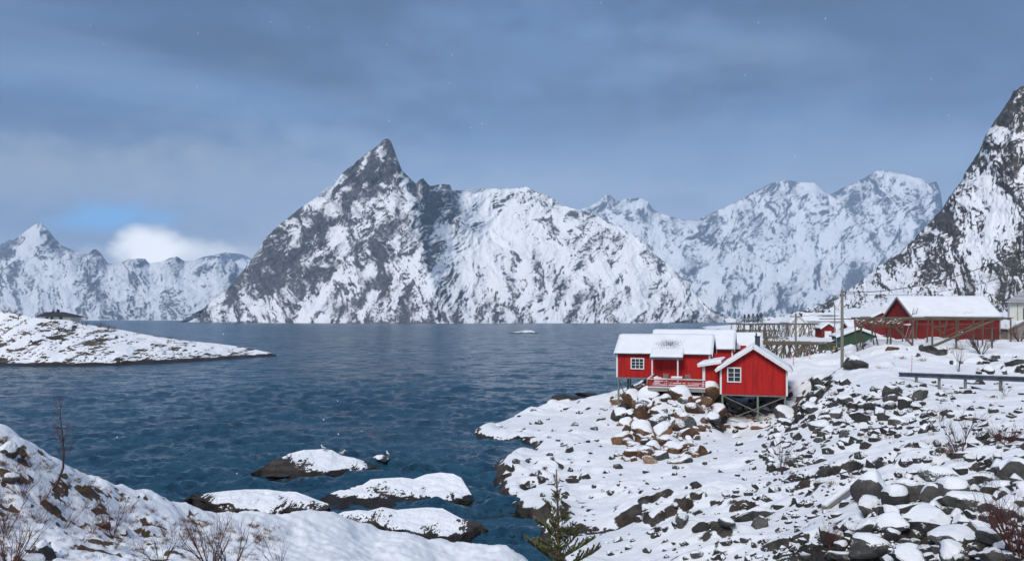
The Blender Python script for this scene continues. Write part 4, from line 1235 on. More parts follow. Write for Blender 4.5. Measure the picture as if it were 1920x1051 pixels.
def local_to_world(root, p):
    c, s_ = math.cos(root.rotation_euler.z), math.sin(root.rotation_euler.z)
    l = root.location
    return Vector((l.x + c * p[0] - s_ * p[1], l.y + s_ * p[0] + c * p[1], l.z + p[2]))


def stilt(root, x, y, ztop, r=0.11, mat=None, extra=0.25):
    w = local_to_world(root, (x, y, 0))
    zg = float(gz(w.x, w.y)) - root.location.z
    zb_ = min(zg, ztop - 0.3) - extra
    return stick(root, 'stilt', (x, y, zb_), (x, y, ztop), r, mat or M_POST, 8), zg


# front cabin, gable towards the water and the camera
ca = empty('stilt_cabin', P(1351.5, 738, 66.8), RZ, 'red gabled cabin on tall crossed stilts, nearest the camera', 'cabin', 'red cabins at the water')
LA, WA, HA, RA = 5.22, 8.5, 2.22, 1.72
gable_house(ca, LA, WA, HA, RA, M_RED, M_WHITE, 'y', oh=0.42, ohg=0.38, snow=0.12, seed=2.1, board=0.17)
window(ca, 1.08, 1.62, 1.14, 1.26, 2, 3, -0.028, 0.10)
chimney(ca, LA / 2 + 0.28, 2.6, HA + RA - 0.05, 0.42, 0.85)
for ix, x in enumerate((0.12, 2.95, LA - 0.12)):
    for y in (0.12, 4.2, 8.2):
        stilt(ca, x, y, -0.12)
MB().box(0.02, LA - 0.02, 0.03, WA - 0.03, -0.12, -0.002).build('floor_frame', M_TIMBER, ca)


def brace(root, p, q, w=0.16, h=0.05, mat=None):
    return MB().bar(p, q, w, h, up=(0, 1, 0)).build('brace', mat or M_TIMBER, root)


brace(ca, (0.2, -0.03, -0.15), (LA - 0.2, -0.03, -2.35), 0.05, 0.16)
brace(ca, (0.2, 0.06, -2.3), (LA - 0.2, 0.06, -0.15), 0.05, 0.16)
brace(ca, (3.0, 4.1, -0.15), (LA - 0.2, 4.1, -2.1), 0.05, 0.12)
# lean-to on its left side
an = MB()
clad_wall(an, -1.42, -0.06, 0.42, lambda x: 2.28, 1.2, 0.1, 0.17)
an.build('porch_wall', M_RED, ca)
an = MB()
clad_wall(an, 1.3, 6.0, 0.42, lambda x: 2.28, 0.0, 0.1, 0.17)
an.v = [(-1.42 + y, 6.0 + 1.3 - x, z) for x, y, z in an.v]
an.build('porch_wall', M_RED, ca)
MB().add([(-1.95, 0.75, 2.28), (0.02, 0.75, 2.62), (0.02, 6.4, 2.62), (-1.95, 6.4, 2.28), (-1.95, 0.75, 2.36), (0.02, 0.75, 2.70), (0.02, 6.4, 2.70), (-1.95, 6.4, 2.36)],
         [(3, 2, 1, 0), (4, 5, 6, 7), (0, 1, 5, 4), (1, 2, 6, 5), (2, 3, 7, 6), (3, 0, 4, 7)]).build('porch_roof', M_SLATE, ca)
MB().bar((-1.97, 0.71, 2.26), (0.0, 0.71, 2.60), 0.05, 0.20).build('porch_fascia', M_WHITE, ca)
snow_slab([(-1.97, 0.72, 2.362), (-1.97, 6.4, 2.362), (0.0, 6.4, 2.702), (0.0, 0.72, 2.702)], 0.14, 24, 10, 4.4, M_SNOW, ca)
MB().box(-1.58, -1.36, 1.08, 1.30, -0.1, 2.30).build('porch_post', M_WHITE, ca)
MB().box(-1.56, -1.38, 1.10, 1.28, -1.05, -0.1).build('porch_footing', M_CONC, ca)
for x in (-1.1, -0.6):
    stilt(ca, x, 1.3, 0.42, 0.06, M_TIMBER)

# long cabin with the sun deck
cb_ = empty('stilt_cabin', P(1157, 706, 75), RZ, 'long red cabin with porch and railed deck, three-pane-wide window at its left', 'cabin', 'red cabins at the water')
M_SNOWP = mat_snow('thin_roof_snow', patch=(4.7, 1.1, 3.2, 2.3, 1.6, 1.5), thr=0.71)
LB, WB, HB, RB = 8.45, 5.6, 2.30, 1.55
gable_house(cb_, LB, WB, HB, RB, M_RED, M_WHITE, 'x', oh=0.30, ohg=0.22, snow=0.085, snow_mats={0: M_SNOWP}, seed=5.5)
window(cb_, 1.92, 1.28, 1.26, 1.06, 3, 3, -0.028, 0.10)
MB().box(0.02, LB - 0.02, 0.03, WB - 0.03, -0.14, -0.002).build('floor_frame', M_TIMBER, cb_)
for x, y in ((0.12, 0.12), (0.5, 2.9), (0.12, 5.4), (2.2, 2.9), (2.3, 5.4), (4.5, 5.4), (6.5, 5.4), (8.2, 5.4), (1.1, 0.9)):
    stilt(cb_, x, y, -0.13, 0.10)
brace(cb_, (0.2, -0.02, -0.2), (2.1, 1.6, -1.5), 0.05, 0.13)
brace(cb_, (0.1, 0.2, -2.3), (-0.75, 0.15, -2.95), 0.05, 0.11)
brace(cb_, (0.12, 0.2, -0.3), (0.45, 2.8, -2.4), 0.05, 0.12)
MB().box(2.75, 3.45, 0.05, 1.2, -0.62, -0.142).build('foundation_block', M_CONC, cb_)
# porch: roof carried forward over the deck
pz = HB - 0.02
MB().add([(3.25, -1.15, pz - 0.42), (6.15, -1.15, pz - 0.42), (6.15, 0.25, pz + 0.16), (3.25, 0.25, pz + 0.16), (3.25, -1.15, pz - 0.35), (6.15, -1.15, pz - 0.35), (6.15, 0.25, pz + 0.23), (3.25, 0.25, pz + 0.23)],
         [(3, 2, 1, 0), (4, 5, 6, 7), (0, 1, 5, 4), (1, 2, 6, 5), (2, 3, 7, 6), (3, 0, 4, 7)]).build('porch_roof', M_SLATE, cb_)
MB().box(3.22, 6.18, -1.19, -1.14, pz - 0.52, pz - 0.33).build('gutter', M_STEEL, cb_)
snow_slab([(3.22, -1.18, pz - 0.345), (6.18, -1.18, pz - 0.345), (6.18, 0.35, pz + 0.28), (3.22, 0.35, pz + 0.28)], 0.17, 22, 12, 7.4, M_SNOWP, cb_)
for x in (3.42, 5.72):
    MB().box(x - 0.06, x + 0.06, -1.06, -0.94, -0.36, pz - 0.42).build('porch_post', M_WHITE, cb_)
# deck
DZ, DX0, DX1, DY0 = -0.35, 3.42, 8.55, -6.1
for i in range(28):
    y = DY0 + 0.05 + i * (abs(DY0) - 0.15) / 28
    x0 = DX0 + 0.35 * (y / DY0)
    MB().box(x0, DX1, y, y + 0.195, DZ - 0.05, DZ).build('deck_plank', M_TIMBER, cb_)
MB().box(DX0 + 0.36, DX1 - 0.02, DY0 + 0.06, DY0 + 0.2, DZ - 0.34, DZ - 0.052).build('deck_skirting', M_CONC, cb_)
MB().bar((DX0 + 0.06, -0.1, DZ - 0.15), (DX0 + 0.38, DY0 + 0.1, DZ - 0.15), 0.12, 0.18).build('deck_skirting', M_CONC, cb_)
for x in (4.0, 5.5, 7.0, 8.3):
    stilt(cb_, x, DY0 + 0.3, DZ - 0.06, 0.08, M_TIMBER)
RAILH = 0.72
for j in range(4):
    z = DZ + 0.10 + j * 0.155
    MB().box(DX0 + 0.36, DX1, DY0 + 0.02, DY0 + 0.05, z, z + 0.085).build('rail_board', M_RED, cb_)
    MB().bar((DX0 + 0.02, -0.05, z + 0.04), (DX0 + 0.35, DY0 + 0.03, z + 0.04), 0.03, 0.085).build('rail_board', M_RED, cb_)
MB().box(DX0 + 0.30, DX1, DY0 - 0.03, DY0 + 0.11, DZ + RAILH - 0.05, DZ + RAILH).build('handrail', M_WHITE, cb_)
MB().bar((DX0 + 0.02, -0.05, DZ + RAILH - 0.02), (DX0 + 0.35, DY0 + 0.03, DZ + RAILH - 0.02), 0.12, 0.05).build('handrail', M_WHITE, cb_)
MB().box(DX0 + 0.34, DX1, DY0 - 0.01, DY0 + 0.055, DZ - 0.052, DZ + 0.04).build('bottom_rail', M_WHITE, cb_)
for x in (DX0 + 0.40, 5.45, 7.0, DX1 - 0.06):
    MB().box(x - 0.04, x + 0.04, DY0 + 0.06, DY0 + 0.13, DZ, DZ + RAILH - 0.05).build('rail_post', M_RED, cb_)
MB().box(DX0 + 0.42, DX1 - 0.1, DY0 + 0.2, -0.15, DZ + 0.003, DZ + 0.045).build('deck_snow', M_SNOW, cb_)


def wp(x, y, z):
    return local_to_world(cb_, (x, y, z))


t = empty('deck_table', wp(5.9, -3.3, DZ + 0.046), RZ, 'small deck table under a thick cap of snow', 'table')
MB().box(-0.5, 0.5, -0.35, 0.35, 0.52, 0.57).build('table_top', M_TIMBER, t)
MB().box(-0.47, 0.47, -0.32, 0.32, 0.572, 0.70).build('snow_cap', M_SNOW, t)
for sx in (-1, 1):
    for sy in (-1, 1):
        MB().box(sx * 0.42 - 0.03, sx * 0.42 + 0.03, sy * 0.28 - 0.03, sy * 0.28 + 0.03, 0, 0.52).build('leg', M_TIMBER, t)
for lx, ly, rz, lab in ((6.9, -3.2, 0.5, 'grey wooden deck chair right of the snowy table'), (4.75, -2.9, -0.4, 'grey wooden deck chair left of the snowy table')):
    c = empty('deck_chair', wp(lx, ly, DZ + 0.046), RZ + rz, lab, 'chair', 'chairs on the cabin deck')
    MB().box(-0.25, 0.25, -0.25, 0.25, 0.38, 0.42).build('seat', M_TIMBER, c)
    MB().box(-0.23, 0.23, -0.23, 0.2, 0.422, 0.47).build('snow_cap', M_SNOW, c)
    for i in range(4):
        MB().box(-0.24 + i * 0.13, -0.15 + i * 0.13, 0.22, 0.26, 0.42, 0.88).build('back_slat', M_TIMBER, c)
    for sx in (-1, 1):
        for sy in (-1, 1):
            MB().box(sx * 0.22 - 0.025, sx * 0.22 + 0.025, sy * 0.22 - 0.025, sy * 0.22 + 0.025, 0, 0.38).build('leg', M_TIMBER, c)

# twin cabin right behind it
cc = empty('stilt_cabin', P(1223, 700, 84), RZ, 'red cabin right behind the long one, only its snowy roof and right gable showing', 'cabin', 'red cabins at the water')
gable_house(cc, 8.1, 5.6, 2.75, 1.75, M_RED, M_WHITE, 'x', oh=0.3, ohg=0.22, snow=0.09, seed=8.5, z0=-0.6)
for x in (0.3, 4, 7.8):
    for y in (0.3, 5.3):
        stilt(cc, x, y, -0.6, 0.1)
# and the one with the dark ridge to its right
cd = empty('stilt_cabin', P(1352, 686, 86), RZ, 'red cabin with a plain snow roof and dark ridge, behind the gabled cabin', 'cabin', 'red cabins at the water')
gable_house(cd, 4.0, 5.6, 1.95, 1.55, M_RED, M_WHITE, 'x', oh=0.3, ohg=0.2, snow=0.09, seed=9.5, z0=-1.0)
MB().box(2.0, 2.6, -0.36, -0.1, 1.6, 2.25).build('dormer', M_RED, cd)
MB().box(-0.2, 4.2, 2.7, 3.0, 3.50, 3.66).build('ridge_cap', M_SLATE, cd)
for x in (0.3, 3.7):
    for y in (0.3, 5.3):
        stilt(cd, x, y, -1.0, 0.1)

# ------------------------------------------------------------------ village
bx0, by0, bzz = P(1712, 634, 95)
barn = empty('red_barn', (bx0, by0, bzz), 0.0, 'long dark red barn with snow roof behind the fish rack', 'barn')
gable_house(barn, 10.3, 7.0, 2.68, 2.28, M_DRED, M_TIMBER, 'x', oh=0.35, ohg=0.25, snow=0.15, seed=3.1, board=0.22, z0=-1.2,
            snow_mats={0: mat_snow('barn_roof_snow', patch=(6.6, 0.2, 3.0, 2.0, 0.8, 0.8), thr=0.78, dark=(0.25, 0.26, 0.28))})
for i in range(4):
    MB().box(5.4 + i * 0.32, 5.56 + i * 0.32, -0.05, -0.03, 0.72, 0.82).build('vent_slot', M_WHITE, barn)
MB().box(2.6, 4.0, -0.06, -0.027, 1.35, 1.5).build('wall_lath', M_POLE, barn)
MB().box(6.4, 10.0, -0.06, -0.027, 1.15, 1.24).build('wall_lath', M_POLE, barn)

gx, gy_, gzz = P(1572, 656, 110)
gs = empty('green_shed', (gx, gy_, gzz), -math.radians(14), 'dark green gabled shed with snow roof beside the tall pole', 'shed')
gable_house(gs, 5.2, 6.0, 1.95, 1.05, M_GREEN, M_WHITE, 'y', oh=0.35, ohg=0.25, snow=0.16, seed=2.9, z0=-0.6, corner=False)
for y in (1.5, 3.4):
    w_ = MB().box(-0.05, -0.0, y - 0.45, y + 0.45, 0.35, 1.55).build('window', M_WHITE, gs)
    MB().box(-0.065, -0.05, y - 0.32, y + 0.32, 0.48, 1.42).build('pane', mat_paint('pale_curtain_glass', (0.45, 0.5, 0.55), rough=0.2, bump=0), w_)
lean = empty('lean_to', P(1538, 657, 113), -math.radians(14), 'low dark green lean-to with snow roof left of the green shed', 'shed')
MB().prism([(0, -0.6), (3.0, -0.6), (3.0, 1.55), (0, 0.75)], 0, 2.5).build('wall', M_GREEN, lean)
MB().prism([(-0.2, 0.78), (3.0, 1.63), (3.0, 1.72), (-0.2, 0.87)], -0.2, 2.6).build('roof', M_SLATE, lean)
snow_slab([(-0.2, -0.2, 0.872), (-0.2, 2.6, 0.872), (3.0, 2.6, 1.722), (3.0, -0.2, 1.722)], 0.1, 10, 8, 1.7, M_SNOW, lean)
MB().box(1.7, 2.1, -0.04, -0.002, 0.1, 0.7).build('hatch', mat_paint('ochre_board', (0.5, 0.27, 0.08), bump=0), lean)

rs_ = empty('red_shed', P(1541, 633, 165), -math.radians(10), 'small red shed with white door and long snow roof', 'shed')
gable_house(rs_, 2.7, 7.0, 2.1, 0.95, M_DRED, M_WHITE, 'y', oh=0.3, ohg=0.2, snow=0.18, seed=1.9, z0=-0.5, corner=False)
MB().box(0.55, 1.85, -0.06, -0.03, -0.2, 1.4).build('door', M_WHITE, rs_)
rl = empty('red_outbuilding', P(1596, 628, 140), 0.0, 'low red outbuilding under snow between the green shed and the barn', 'shed')
gable_house(rl, 4.4, 4.5, 1.05, 1.2, M_DRED, M_WHITE, 'x', oh=0.3, ohg=0.2, snow=0.2, seed=1.4, z0=-1.2, corner=False)
rg = empty('red_boathouse', P(1636, 600, 135), -math.radians(8), 'red gable with white verge boards just left of the barn roof', 'shed')
gable_house(rg, 3.0, 6.0, 0.65, 0.75, M_DRED, M_WHITE, 'y', oh=0.3, ohg=0.2, snow=0.15, seed=1.1, z0=-2.5, corner=False)

wh = empty('white_house', P(1483, 612, 190), -math.radians(6), 'white gabled house behind the far racks, dark chimney on its roof', 'house', 'white village houses')
gable_house(wh, 3.4, 10.0, 1.1, 1.7, M_WHITE, M_WHITE, 'y', oh=0.3, ohg=0.3, snow=0.2, seed=6.1, z0=-2.5, clad=False, corner=False)
chimney(wh, 2.7, 2.0, 2.0, 0.7, 1.1)
wh2 = empty('white_house', P(1500, 606, 205), 0.0, 'wide white house with partly bare grey roof and dark chimney', 'house', 'white village houses')
gable_house(wh2, 12.5, 8.0, 0.7, 1.9, M_WHITE, M_WHITE, 'x', oh=0.4, ohg=0.3, snow=0.18, seed=6.7, z0=-3, clad=False, corner=False,
            snow_mats={0: mat_snow('patchy_roof_snow', patch=(8.0, 2.0, 2.0, 4.5, 1.4, 0.7), thr=0.60, dark=(0.17, 0.21, 0.22))})
chimney(wh2, 7.4, 4.0, 2.3, 0.6, 1.0)

ch = empty('cream_house', P(1893, 612, 112), -math.radians(30), 'cream house with dark snow-streaked hipped roof at the right edge', 'house')
MB().box(0, 9.0, 0, 8.0, -1.5, 3.45).build('wall', M_CREAM, ch)
hp = [(-0.6, -0.6, 3.4), (9.6, -0.6, 3.4), (9.6, 8.6, 3.4), (-0.6, 8.6, 3.4), (3.6, 4.0, 6.5), (5.4, 4.0, 6.5)]
MB().add(hp, [(0, 1, 5, 4), (1, 2, 5), (2, 3, 4, 5), (3, 0, 4), (3, 2, 1, 0)]).build('roof', M_SLATE, ch)
for i in range(17):
    t0_, t1_ = (i + 0.15) / 17, (i + 0.45) / 17
    A, B, C, D = [Vector(hp[k]) for k in (0, 1, 5, 4)]
    q4 = [A.lerp(D, t0_), B.lerp(C, t0_), B.lerp(C, t1_), A.lerp(D, t1_)]
    MB().add([tuple(v + Vector((0, 0, 0.004))) for v in q4] + [tuple(v + Vector((0, -0.005, 0.022))) for v in q4], [(3, 2, 1, 0), (4, 5, 6, 7), (0, 1, 5, 4), (1, 2, 6, 5), (2, 3, 7, 6), (3, 0, 4, 7)]).build('snow_strip', M_SNOW, ch)
MB().box(1.6, 2.8, -0.06, -0.002, 1.0, 2.6).build('window', M_GLASS, ch)
MB().box(0.9, 0.98, -0.08, -0.002, -1.2, 3.2).build('downpipe', M_CONC, ch)

go = empty('garden_shed', P(1890, 638, 98), 0.0, 'small weathered grey gabled shed at the right edge', 'shed')
gable_house(go, 3.6, 4.0, 1.35, 0.95, M_TIMBER, M_TIMBER, 'y', oh=0.1, ohg=0.1, snow=0.1, seed=5.9, z0=-0.6, corner=False, board=0.3)

# dark-roofed house on the headland
dh = empty('headland_house', (P(66, 595.8, 198)[0], 198, P(66, 595.8, 198)[2]), math.radians(2), 'low house with black hipped roof and two chimneys on the left headland', 'house')
MB().box(0.8, 8.3, 0.6, 6.0, -1.2, 0.42).build('wall', M_CREAM, dh)
MB().add([(0, 0, 0.38), (9.5, 0, 0.20), (9.5, 6.6, 0.20), (0, 6.6, 0.38), (1.0, 3.3, 1.55), (5.4, 3.3, 1.52)], [(0, 1, 5, 4), (1, 2, 5), (2, 3, 4, 5), (3, 0, 4), (3, 2, 1, 0)]).build('roof', M_SLATE, dh)
for x in (2.2, 3.4, 5.6):
    w_ = MB().box(x, x + 0.7, 0.54, 0.602, -0.35, 0.25).build('window', M_GLASS, dh)
    MB().box(x - 0.05, x + 0.75, 0.52, 0.6, -0.42, -0.352).build('sill', M_WHITE, w_)
chimney(dh, 2.6, 3.3, 1.45, 0.35, 0.28)
chimney(dh, 3.85, 3.3, 1.45, 0.5, 0.62)
mast = empty('flagpole', P(150.5, 608, 197), 0, 'thin white flagpole right of the headland house', 'flagpole')
stick(mast, 'pole', (0, 0, -0.3), (0, 0, 1.1), 0.05, M_WHITE)
bpy.context.view_layer.update()

# ------------------------------------------------------------------ fish-drying racks
def rk(X, Y):
    return float(gz(X, Y))


def rack(name, label, x0, x1, Y0, Y1, ztop, nbays, nrowp, seed, tops=7, crossed=True, cat='fish rack', group='fish-drying racks', rp=0.075):
    """open timber rack: rows of splayed posts carrying long poles"""
    rnd = random.Random(seed)
    o = empty(name, ((x0 + x1) / 2, Y0, rk((x0 + x1) / 2, Y0)), 0, label, cat, group)
    ox, oy, oz = o.location

    def w(x, y, z):
        return (x - ox, y - oy, z - oz)
    for r in range(nrowp):
        Y = Y0 + (Y1 - Y0) * r / max(1, nrowp - 1)
        for i in range(nbays + 1):
            x = x0 + (x1 - x0) * i / nbays + rnd.uniform(-.6, .6)
            zg = rk(x, Y) - 0.25
            if crossed:
                s = rnd.uniform(0.15, 1.0)
                rr = rp * rnd.uniform(.7, 1.25)
                stick(o, 'post', w(x - s, Y + rnd.uniform(-.8, .8), zg), w(x + rnd.uniform(-.1, .4), Y, ztop + rnd.uniform(-.05, .3)), rr, M_POLE)
                if rnd.random() < .8:
                    stick(o, 'post', w(x + s * rnd.uniform(.2, 1.1), Y + rnd.uniform(-.8, .8), zg), w(x - rnd.uniform(-.1, .4), Y, ztop + rnd.uniform(-.05, .25)), rr, M_POLE)
            else:
                stick(o, 'post', w(x, Y, zg), w(x + rnd.uniform(-.1, .1), Y, ztop), rp * 1.1, M_POLE)
        stick(o, 'beam', w(x0 - 0.6, Y, ztop + 0.02), w(x1 + 0.6, Y, ztop + rnd.uniform(-.06, .06)), rp, M_POLE)
        for q in range(max(1, nbays // 3)):
            a = x0 + (x1 - x0) * rnd.random() * 0.8
            stick(o, 'brace', w(a, Y - 0.1, ztop - 0.1), w(a + rnd.choice((-1, 1)) * rnd.uniform(1.4, 2.6), Y - 0.1, rk(a, Y) + 0.3), rp * 0.8, M_POLE)
    for j in range(tops):
        Y = Y0 - 0.3 + (Y1 - Y0 + 0.6) * j / max(1, tops - 1)
        stick(o, 'drying_pole', w(x0 - 0.7 + rnd.uniform(-.5, .3), Y, ztop + 0.12 + rnd.uniform(-.10, .14)), w(x1 + 0.7 + rnd.uniform(-1.5, .8), Y, ztop + 0.12 + rnd.uniform(-.10, .14)), rp * 0.75, M_RACKTOP)
    return o


def XA(px, Y):
    return (px - CX) / F * Y


def zt(py, Y):
    return H - (py - YH) / F * Y


rack('fish_rack', 'nearest grey fish rack just behind the gabled cabin roof, dense with posts', XA(1434, 95), XA(1545, 95), 93, 101, zt(645, 95), 9, 4, 1, tops=9)
rack('fish_rack', 'small fish rack with low cross-beams left of the thin utility pole', XA(1425, 150), XA(1465, 150), 148, 153, zt(633, 150), 4, 2, 2, tops=4)
rack('fish_rack', 'long fish rack in front of the white houses', XA(1448, 172), XA(1540, 172), 170, 180, zt(608, 172), 9, 3, 3, tops=7)
rack('fish_rack', 'fish rack reaching left from the white houses above the cabin roof', XA(1392, 182), XA(1450, 182), 180, 190, zt(608.5, 182), 7, 3, 4, tops=7)
rack('fish_rack', 'lowest far fish rack at the water edge left of the others', XA(1366, 205), XA(1452, 205), 203, 212, zt(620, 205), 9, 2, 5, tops=5)
rack('fish_rack', 'short fish rack in the middle of the snowy flat', XA(1395, 165), XA(1432, 165), 163, 168, zt(625, 165), 5, 2, 6, tops=4)

# the big rack in front of the barn
br = empty('barn_fish_rack', (XA(1740, 84), 84, rk(XA(1740, 84), 84)), 0, 'long weathered fish rack with diagonal struts in front of the red barn', 'fish rack', 'fish-drying racks')
_o = br.location.copy()


def bw(px, py, Y):
    p = P(px, py, Y)
    return (p[0] - _o.x, p[1] - _o.y, p[2] - _o.z)


def bpost(px, Y, top, lean=0.0, r=0.10):
    x = XA(px, Y)
    z = rk(x, Y) - 0.2
    stick(br, 'post', (x - _o.x, Y - _o.y, z - _o.z), (x + lean - _o.x, Y - _o.y, zt(top, Y) - _o.z), r, M_POLE, 8)


for px, Y in ((1670, 84), (1711, 83), (1748, 83), (1793, 83), (1825, 83), (1860, 83)):
    bpost(px, Y, 596)
for px, Y in ((1692, 88.5), (1738, 88.5), (1768, 88.5), (1796, 88.5), (1842, 88.5), (1717, 91), (1764, 91)):
    bpost(px, Y, 597, random.uniform(-.3, .5), 0.08)
bpost(1895, 91, 596, 0, 0.09)
for px, Y, l in ((1608, 85, -.35), (1620, 85, -.5), (1640, 85, -.5), (1648, 86, -.8), (1662, 86, .45), (1612, 88, .3), (1632, 88, .5)):
    bpost(px, Y, 600, l, 0.07)
stick(br, 'strut', bw(1669, 603, 83.6), bw(1711, 647, 83.2), 0.13, M_POLE, 8)
stick(br, 'strut', bw(1748, 649, 82.6), bw(1870, 597, 82.6), 0.14, M_POLE, 8)
stick(br, 'strut', bw(1772, 632, 88), bw(1842, 602, 88), 0.09, M_POLE, 8)
stick(br, 'strut', bw(1795, 612, 89), bw(1768, 622, 89), 0.06, M_POLE, 8)
stick(br, 'strut', bw(1750, 612, 88), bw(1770, 626, 88), 0.06, M_POLE, 8)
stick(br, 'strut', bw(1650, 612, 87), bw(1668, 603, 87), 0.07, M_POLE, 8)
for j in range(9):
    Y = 82.4 + j * 1.05
    stick(br, 'drying_pole', (XA(1601, Y) - _o.x + random.uniform(-.3, .4), Y - _o.y, 10.05 - _o.z + random.uniform(-.03, .05)), (XA(1752, Y) - _o.x + random.uniform(0, 1.2), Y - _o.y, 10.08 - _o.z + random.uniform(-.03, .06)), 0.065, M_RACKTOP)
    stick(br, 'drying_pole', (XA(1742, Y) - _o.x + random.uniform(-.6, .4), Y - _o.y, 10.14 - _o.z + random.uniform(-.03, .06)), (XA(1893, Y) - _o.x + random.uniform(-1.2, .4), Y - _o.y, 10.02 - _o.z + random.uniform(-.03, .08)), 0.065, M_RACKTOP)
for Y in (83, 88.5):
    stick(br, 'beam', (XA(1602, Y) - _o.x, Y - _o.y, 9.9 - _o.z), (XA(1880, Y) - _o.x, Y - _o.y, 9.9 - _o.z), 0.09, M_POLE)
for px in (1601, 1640, 1669, 1711, 1748, 1793, 1825, 1862, 1893):
    stick(br, 'cross_beam', (XA(px, 82) - _o.x, 82 - _o.y, 9.97 - _o.z), (XA(px, 82) - _o.x, 91.2 - _o.y, 9.97 - _o.z), 0.06, M_POLE)
for (a, c) in ((1711, 1748), (1765, 1840)):
    stick(br, 'lath', bw(a, 608, 87), bw(c, 607.5, 87), 0.06, M_POLE)
MB().box(*[v for v in (bw(1696, 608, 84)[0], bw(1705, 608, 84)[0], -0.3, 0.2, bw(1700, 609.5, 84)[2], bw(1700, 606.5, 84)[2])]).build('snowy_board', M_SNOW, br)

# bundles of drying fish under its left end
fb = MB()
rnd = random.Random(8)
for i in range(620):
    Y = 82.5 + rnd.random() * 7
    px = rnd.uniform(1603, 1694)
    x, z = XA(px, Y), 9.92 - rnd.random() ** 1.3 * 0.75
    a = rnd.uniform(0.07, 0.13)
    h = rnd.uniform(0.14, 0.30)
    t = rnd.uniform(0, 6.28)
    cx, sx = math.cos(t), math.sin(t)
    lx, ly = rnd.uniform(-.06, .06), rnd.uniform(-.06, .06)
    fb.add([(x + a * cx, Y + a * sx, z - h * .35), (x - a * cx, Y - a * sx, z - h * .35), (x - sx * a * .5, Y + cx * a * .5, z - h * .4), (x + sx * a * .5, Y - cx * a * .5, z - h * .4), (x, Y, z), (x + lx, Y + ly, z - h)],
           [(0, 2, 4), (2, 1, 4), (1, 3, 4), (3, 0, 4), (2, 0, 5), (1, 2, 5), (3, 1, 5), (0, 3, 5)])
fo = fb.build('drying_fish', M_FISH)
tag(fo, 'dense brown bunches of fish hung to dry under the barn rack', 'fish', kind='stuff')
sb = MB()
for i in range(150):
    Y = 82.3 + rnd.random() * 7
    px = rnd.uniform(1603, 1690)
    x, z = XA(px, Y), 9.96 - rnd.random() * 0.5
    a = rnd.uniform(.05, .12)
    sb.add([(x - a, Y - a, z), (x + a, Y - a, z), (x + a, Y + a, z), (x - a, Y + a, z), (x, Y, z + a * .8), (x, Y, z - .03)], [(0, 1, 4), (1, 2, 4), (2, 3, 4), (3, 0, 4), (1, 0, 5), (2, 1, 5), (3, 2, 5), (0, 3, 5)])
tag(sb.build('snow_on_fish', M_SNOW), 'snow lodged among the drying fish on the barn rack', 'snow', kind='stuff')

# ladders against the barn
for (a, b_, lab, y0, y1) in ((1699, 1717, 'wooden ladder leaning up to the barn eave', 94.0, 95.0), (1702, 1711, 'red ladder standing on the snow inside the barn rack', 90.5, 92.5)):
    px, Y = (a, y0)
    red = 'red' in lab
    p0 = Vector((XA(a, y0), y0, rk(XA(a, y0), y0)))
    p1 = Vector((XA(b_, y1), y1, zt(578 if not red else 601, y1)))
    ld = empty('ladder', p0, 0, lab, 'ladder', 'ladders at the barn')
    d = p1 - p0
    wv = Vector((0.25, 0.05, 0))
    mt = M_DRED if red else M_TIMBER
    for s in (-1, 1):
        stick(ld, 'rail', wv * s, d + wv * s, 0.045, mt)
    n = 9 if red else 12
    for i in range(1, n):
        q = d * (i / n)
        stick(ld, 'rung', q - wv, q + wv, 0.03, mt)

# ------------------------------------------------------------------ poles and wires
def utility_pole(label, px, py, Y, top, r, arm=False, lamp=False):
    x, y, z = XA(px, Y), Y, rk(XA(px, Y), Y)
    o = empty('utility_pole', (x, y, z), 0, label, 'pole', 'utility poles')
    zt_ = zt(top, Y) - z
    stick(o, 'pole', (0, 0, -0.5), (0, 0, zt_), r, M_TIMBER, 10)
    if arm:
        a = MB().box(-0.7, 0.7, -0.06, 0.06, zt_ - 0.45, zt_ - 0.33).build('crossarm', M_TIMBER, o)
        for s in (-0.6, 0.0, 0.6):
            MB().tube([(s, 0, zt_ - 0.33), (s, 0, zt_ - 0.2)], [0.05, 0.035], 8).build('insulator', M_CHIM, a)
    else:
        MB().tube([(0, 0, zt_), (0, 0, zt_ + 0.22)], [0.06, 0.05], 8).build('insulator', M_CONC, o)
        MB().bar((0, -r, zt_ - 0.5), (0.22, -r, zt_ - 0.4), 0.05, 0.05).build('bracket', M_CHIM, o)
    return o, Vector((x, y, z + zt_))


pA, topA = utility_pole('tall grey utility pole standing on the snow bank right of the cabins', 1579, 702, 69, 543, 0.135)
pB, topB = utility_pole('utility pole among the fish racks behind the gabled cabin', 1492, 675, 98, 587, 0.13, arm=True)
pC, topC = utility_pole('thin distant pole between the red shed and the tall pole', 1565, 632, 140, 571, 0.10)


def wire(label, p, q, sag, r=0.02, n=24):
    p, q = Vector(p), Vector(q)
    pts = [p.lerp(q, i / n) - Vector((0, 0, sag * 4 * (i / n) * (1 - i / n))) for i in range(n + 1)]
    o = MB().tube([x - p for x in pts], r, 4).build('power_cable', M_WIRE, None, True, p)
    tag(o, label, 'cable', 'overhead cables')
    return o


wire('thick overhead cable rising from the tall pole to the right edge of the picture', topA - Vector((0, 0, .2)), P(1990, 438, 52), 1.1, 0.03)
wire('thin overhead cable from the tall pole across the barn roof', topA - Vector((0, 0, .3)), P(2000, 470, 80), 1.6, 0.016)
wire('overhead cable running from the tall pole down to the rack pole', topA - Vector((0, 0, .2)), topB, 1.0, 0.018)
wire('overhead cable from the thin distant pole to the tall pole', topC, topA - Vector((0, 0, .5)), 0.8, 0.016)

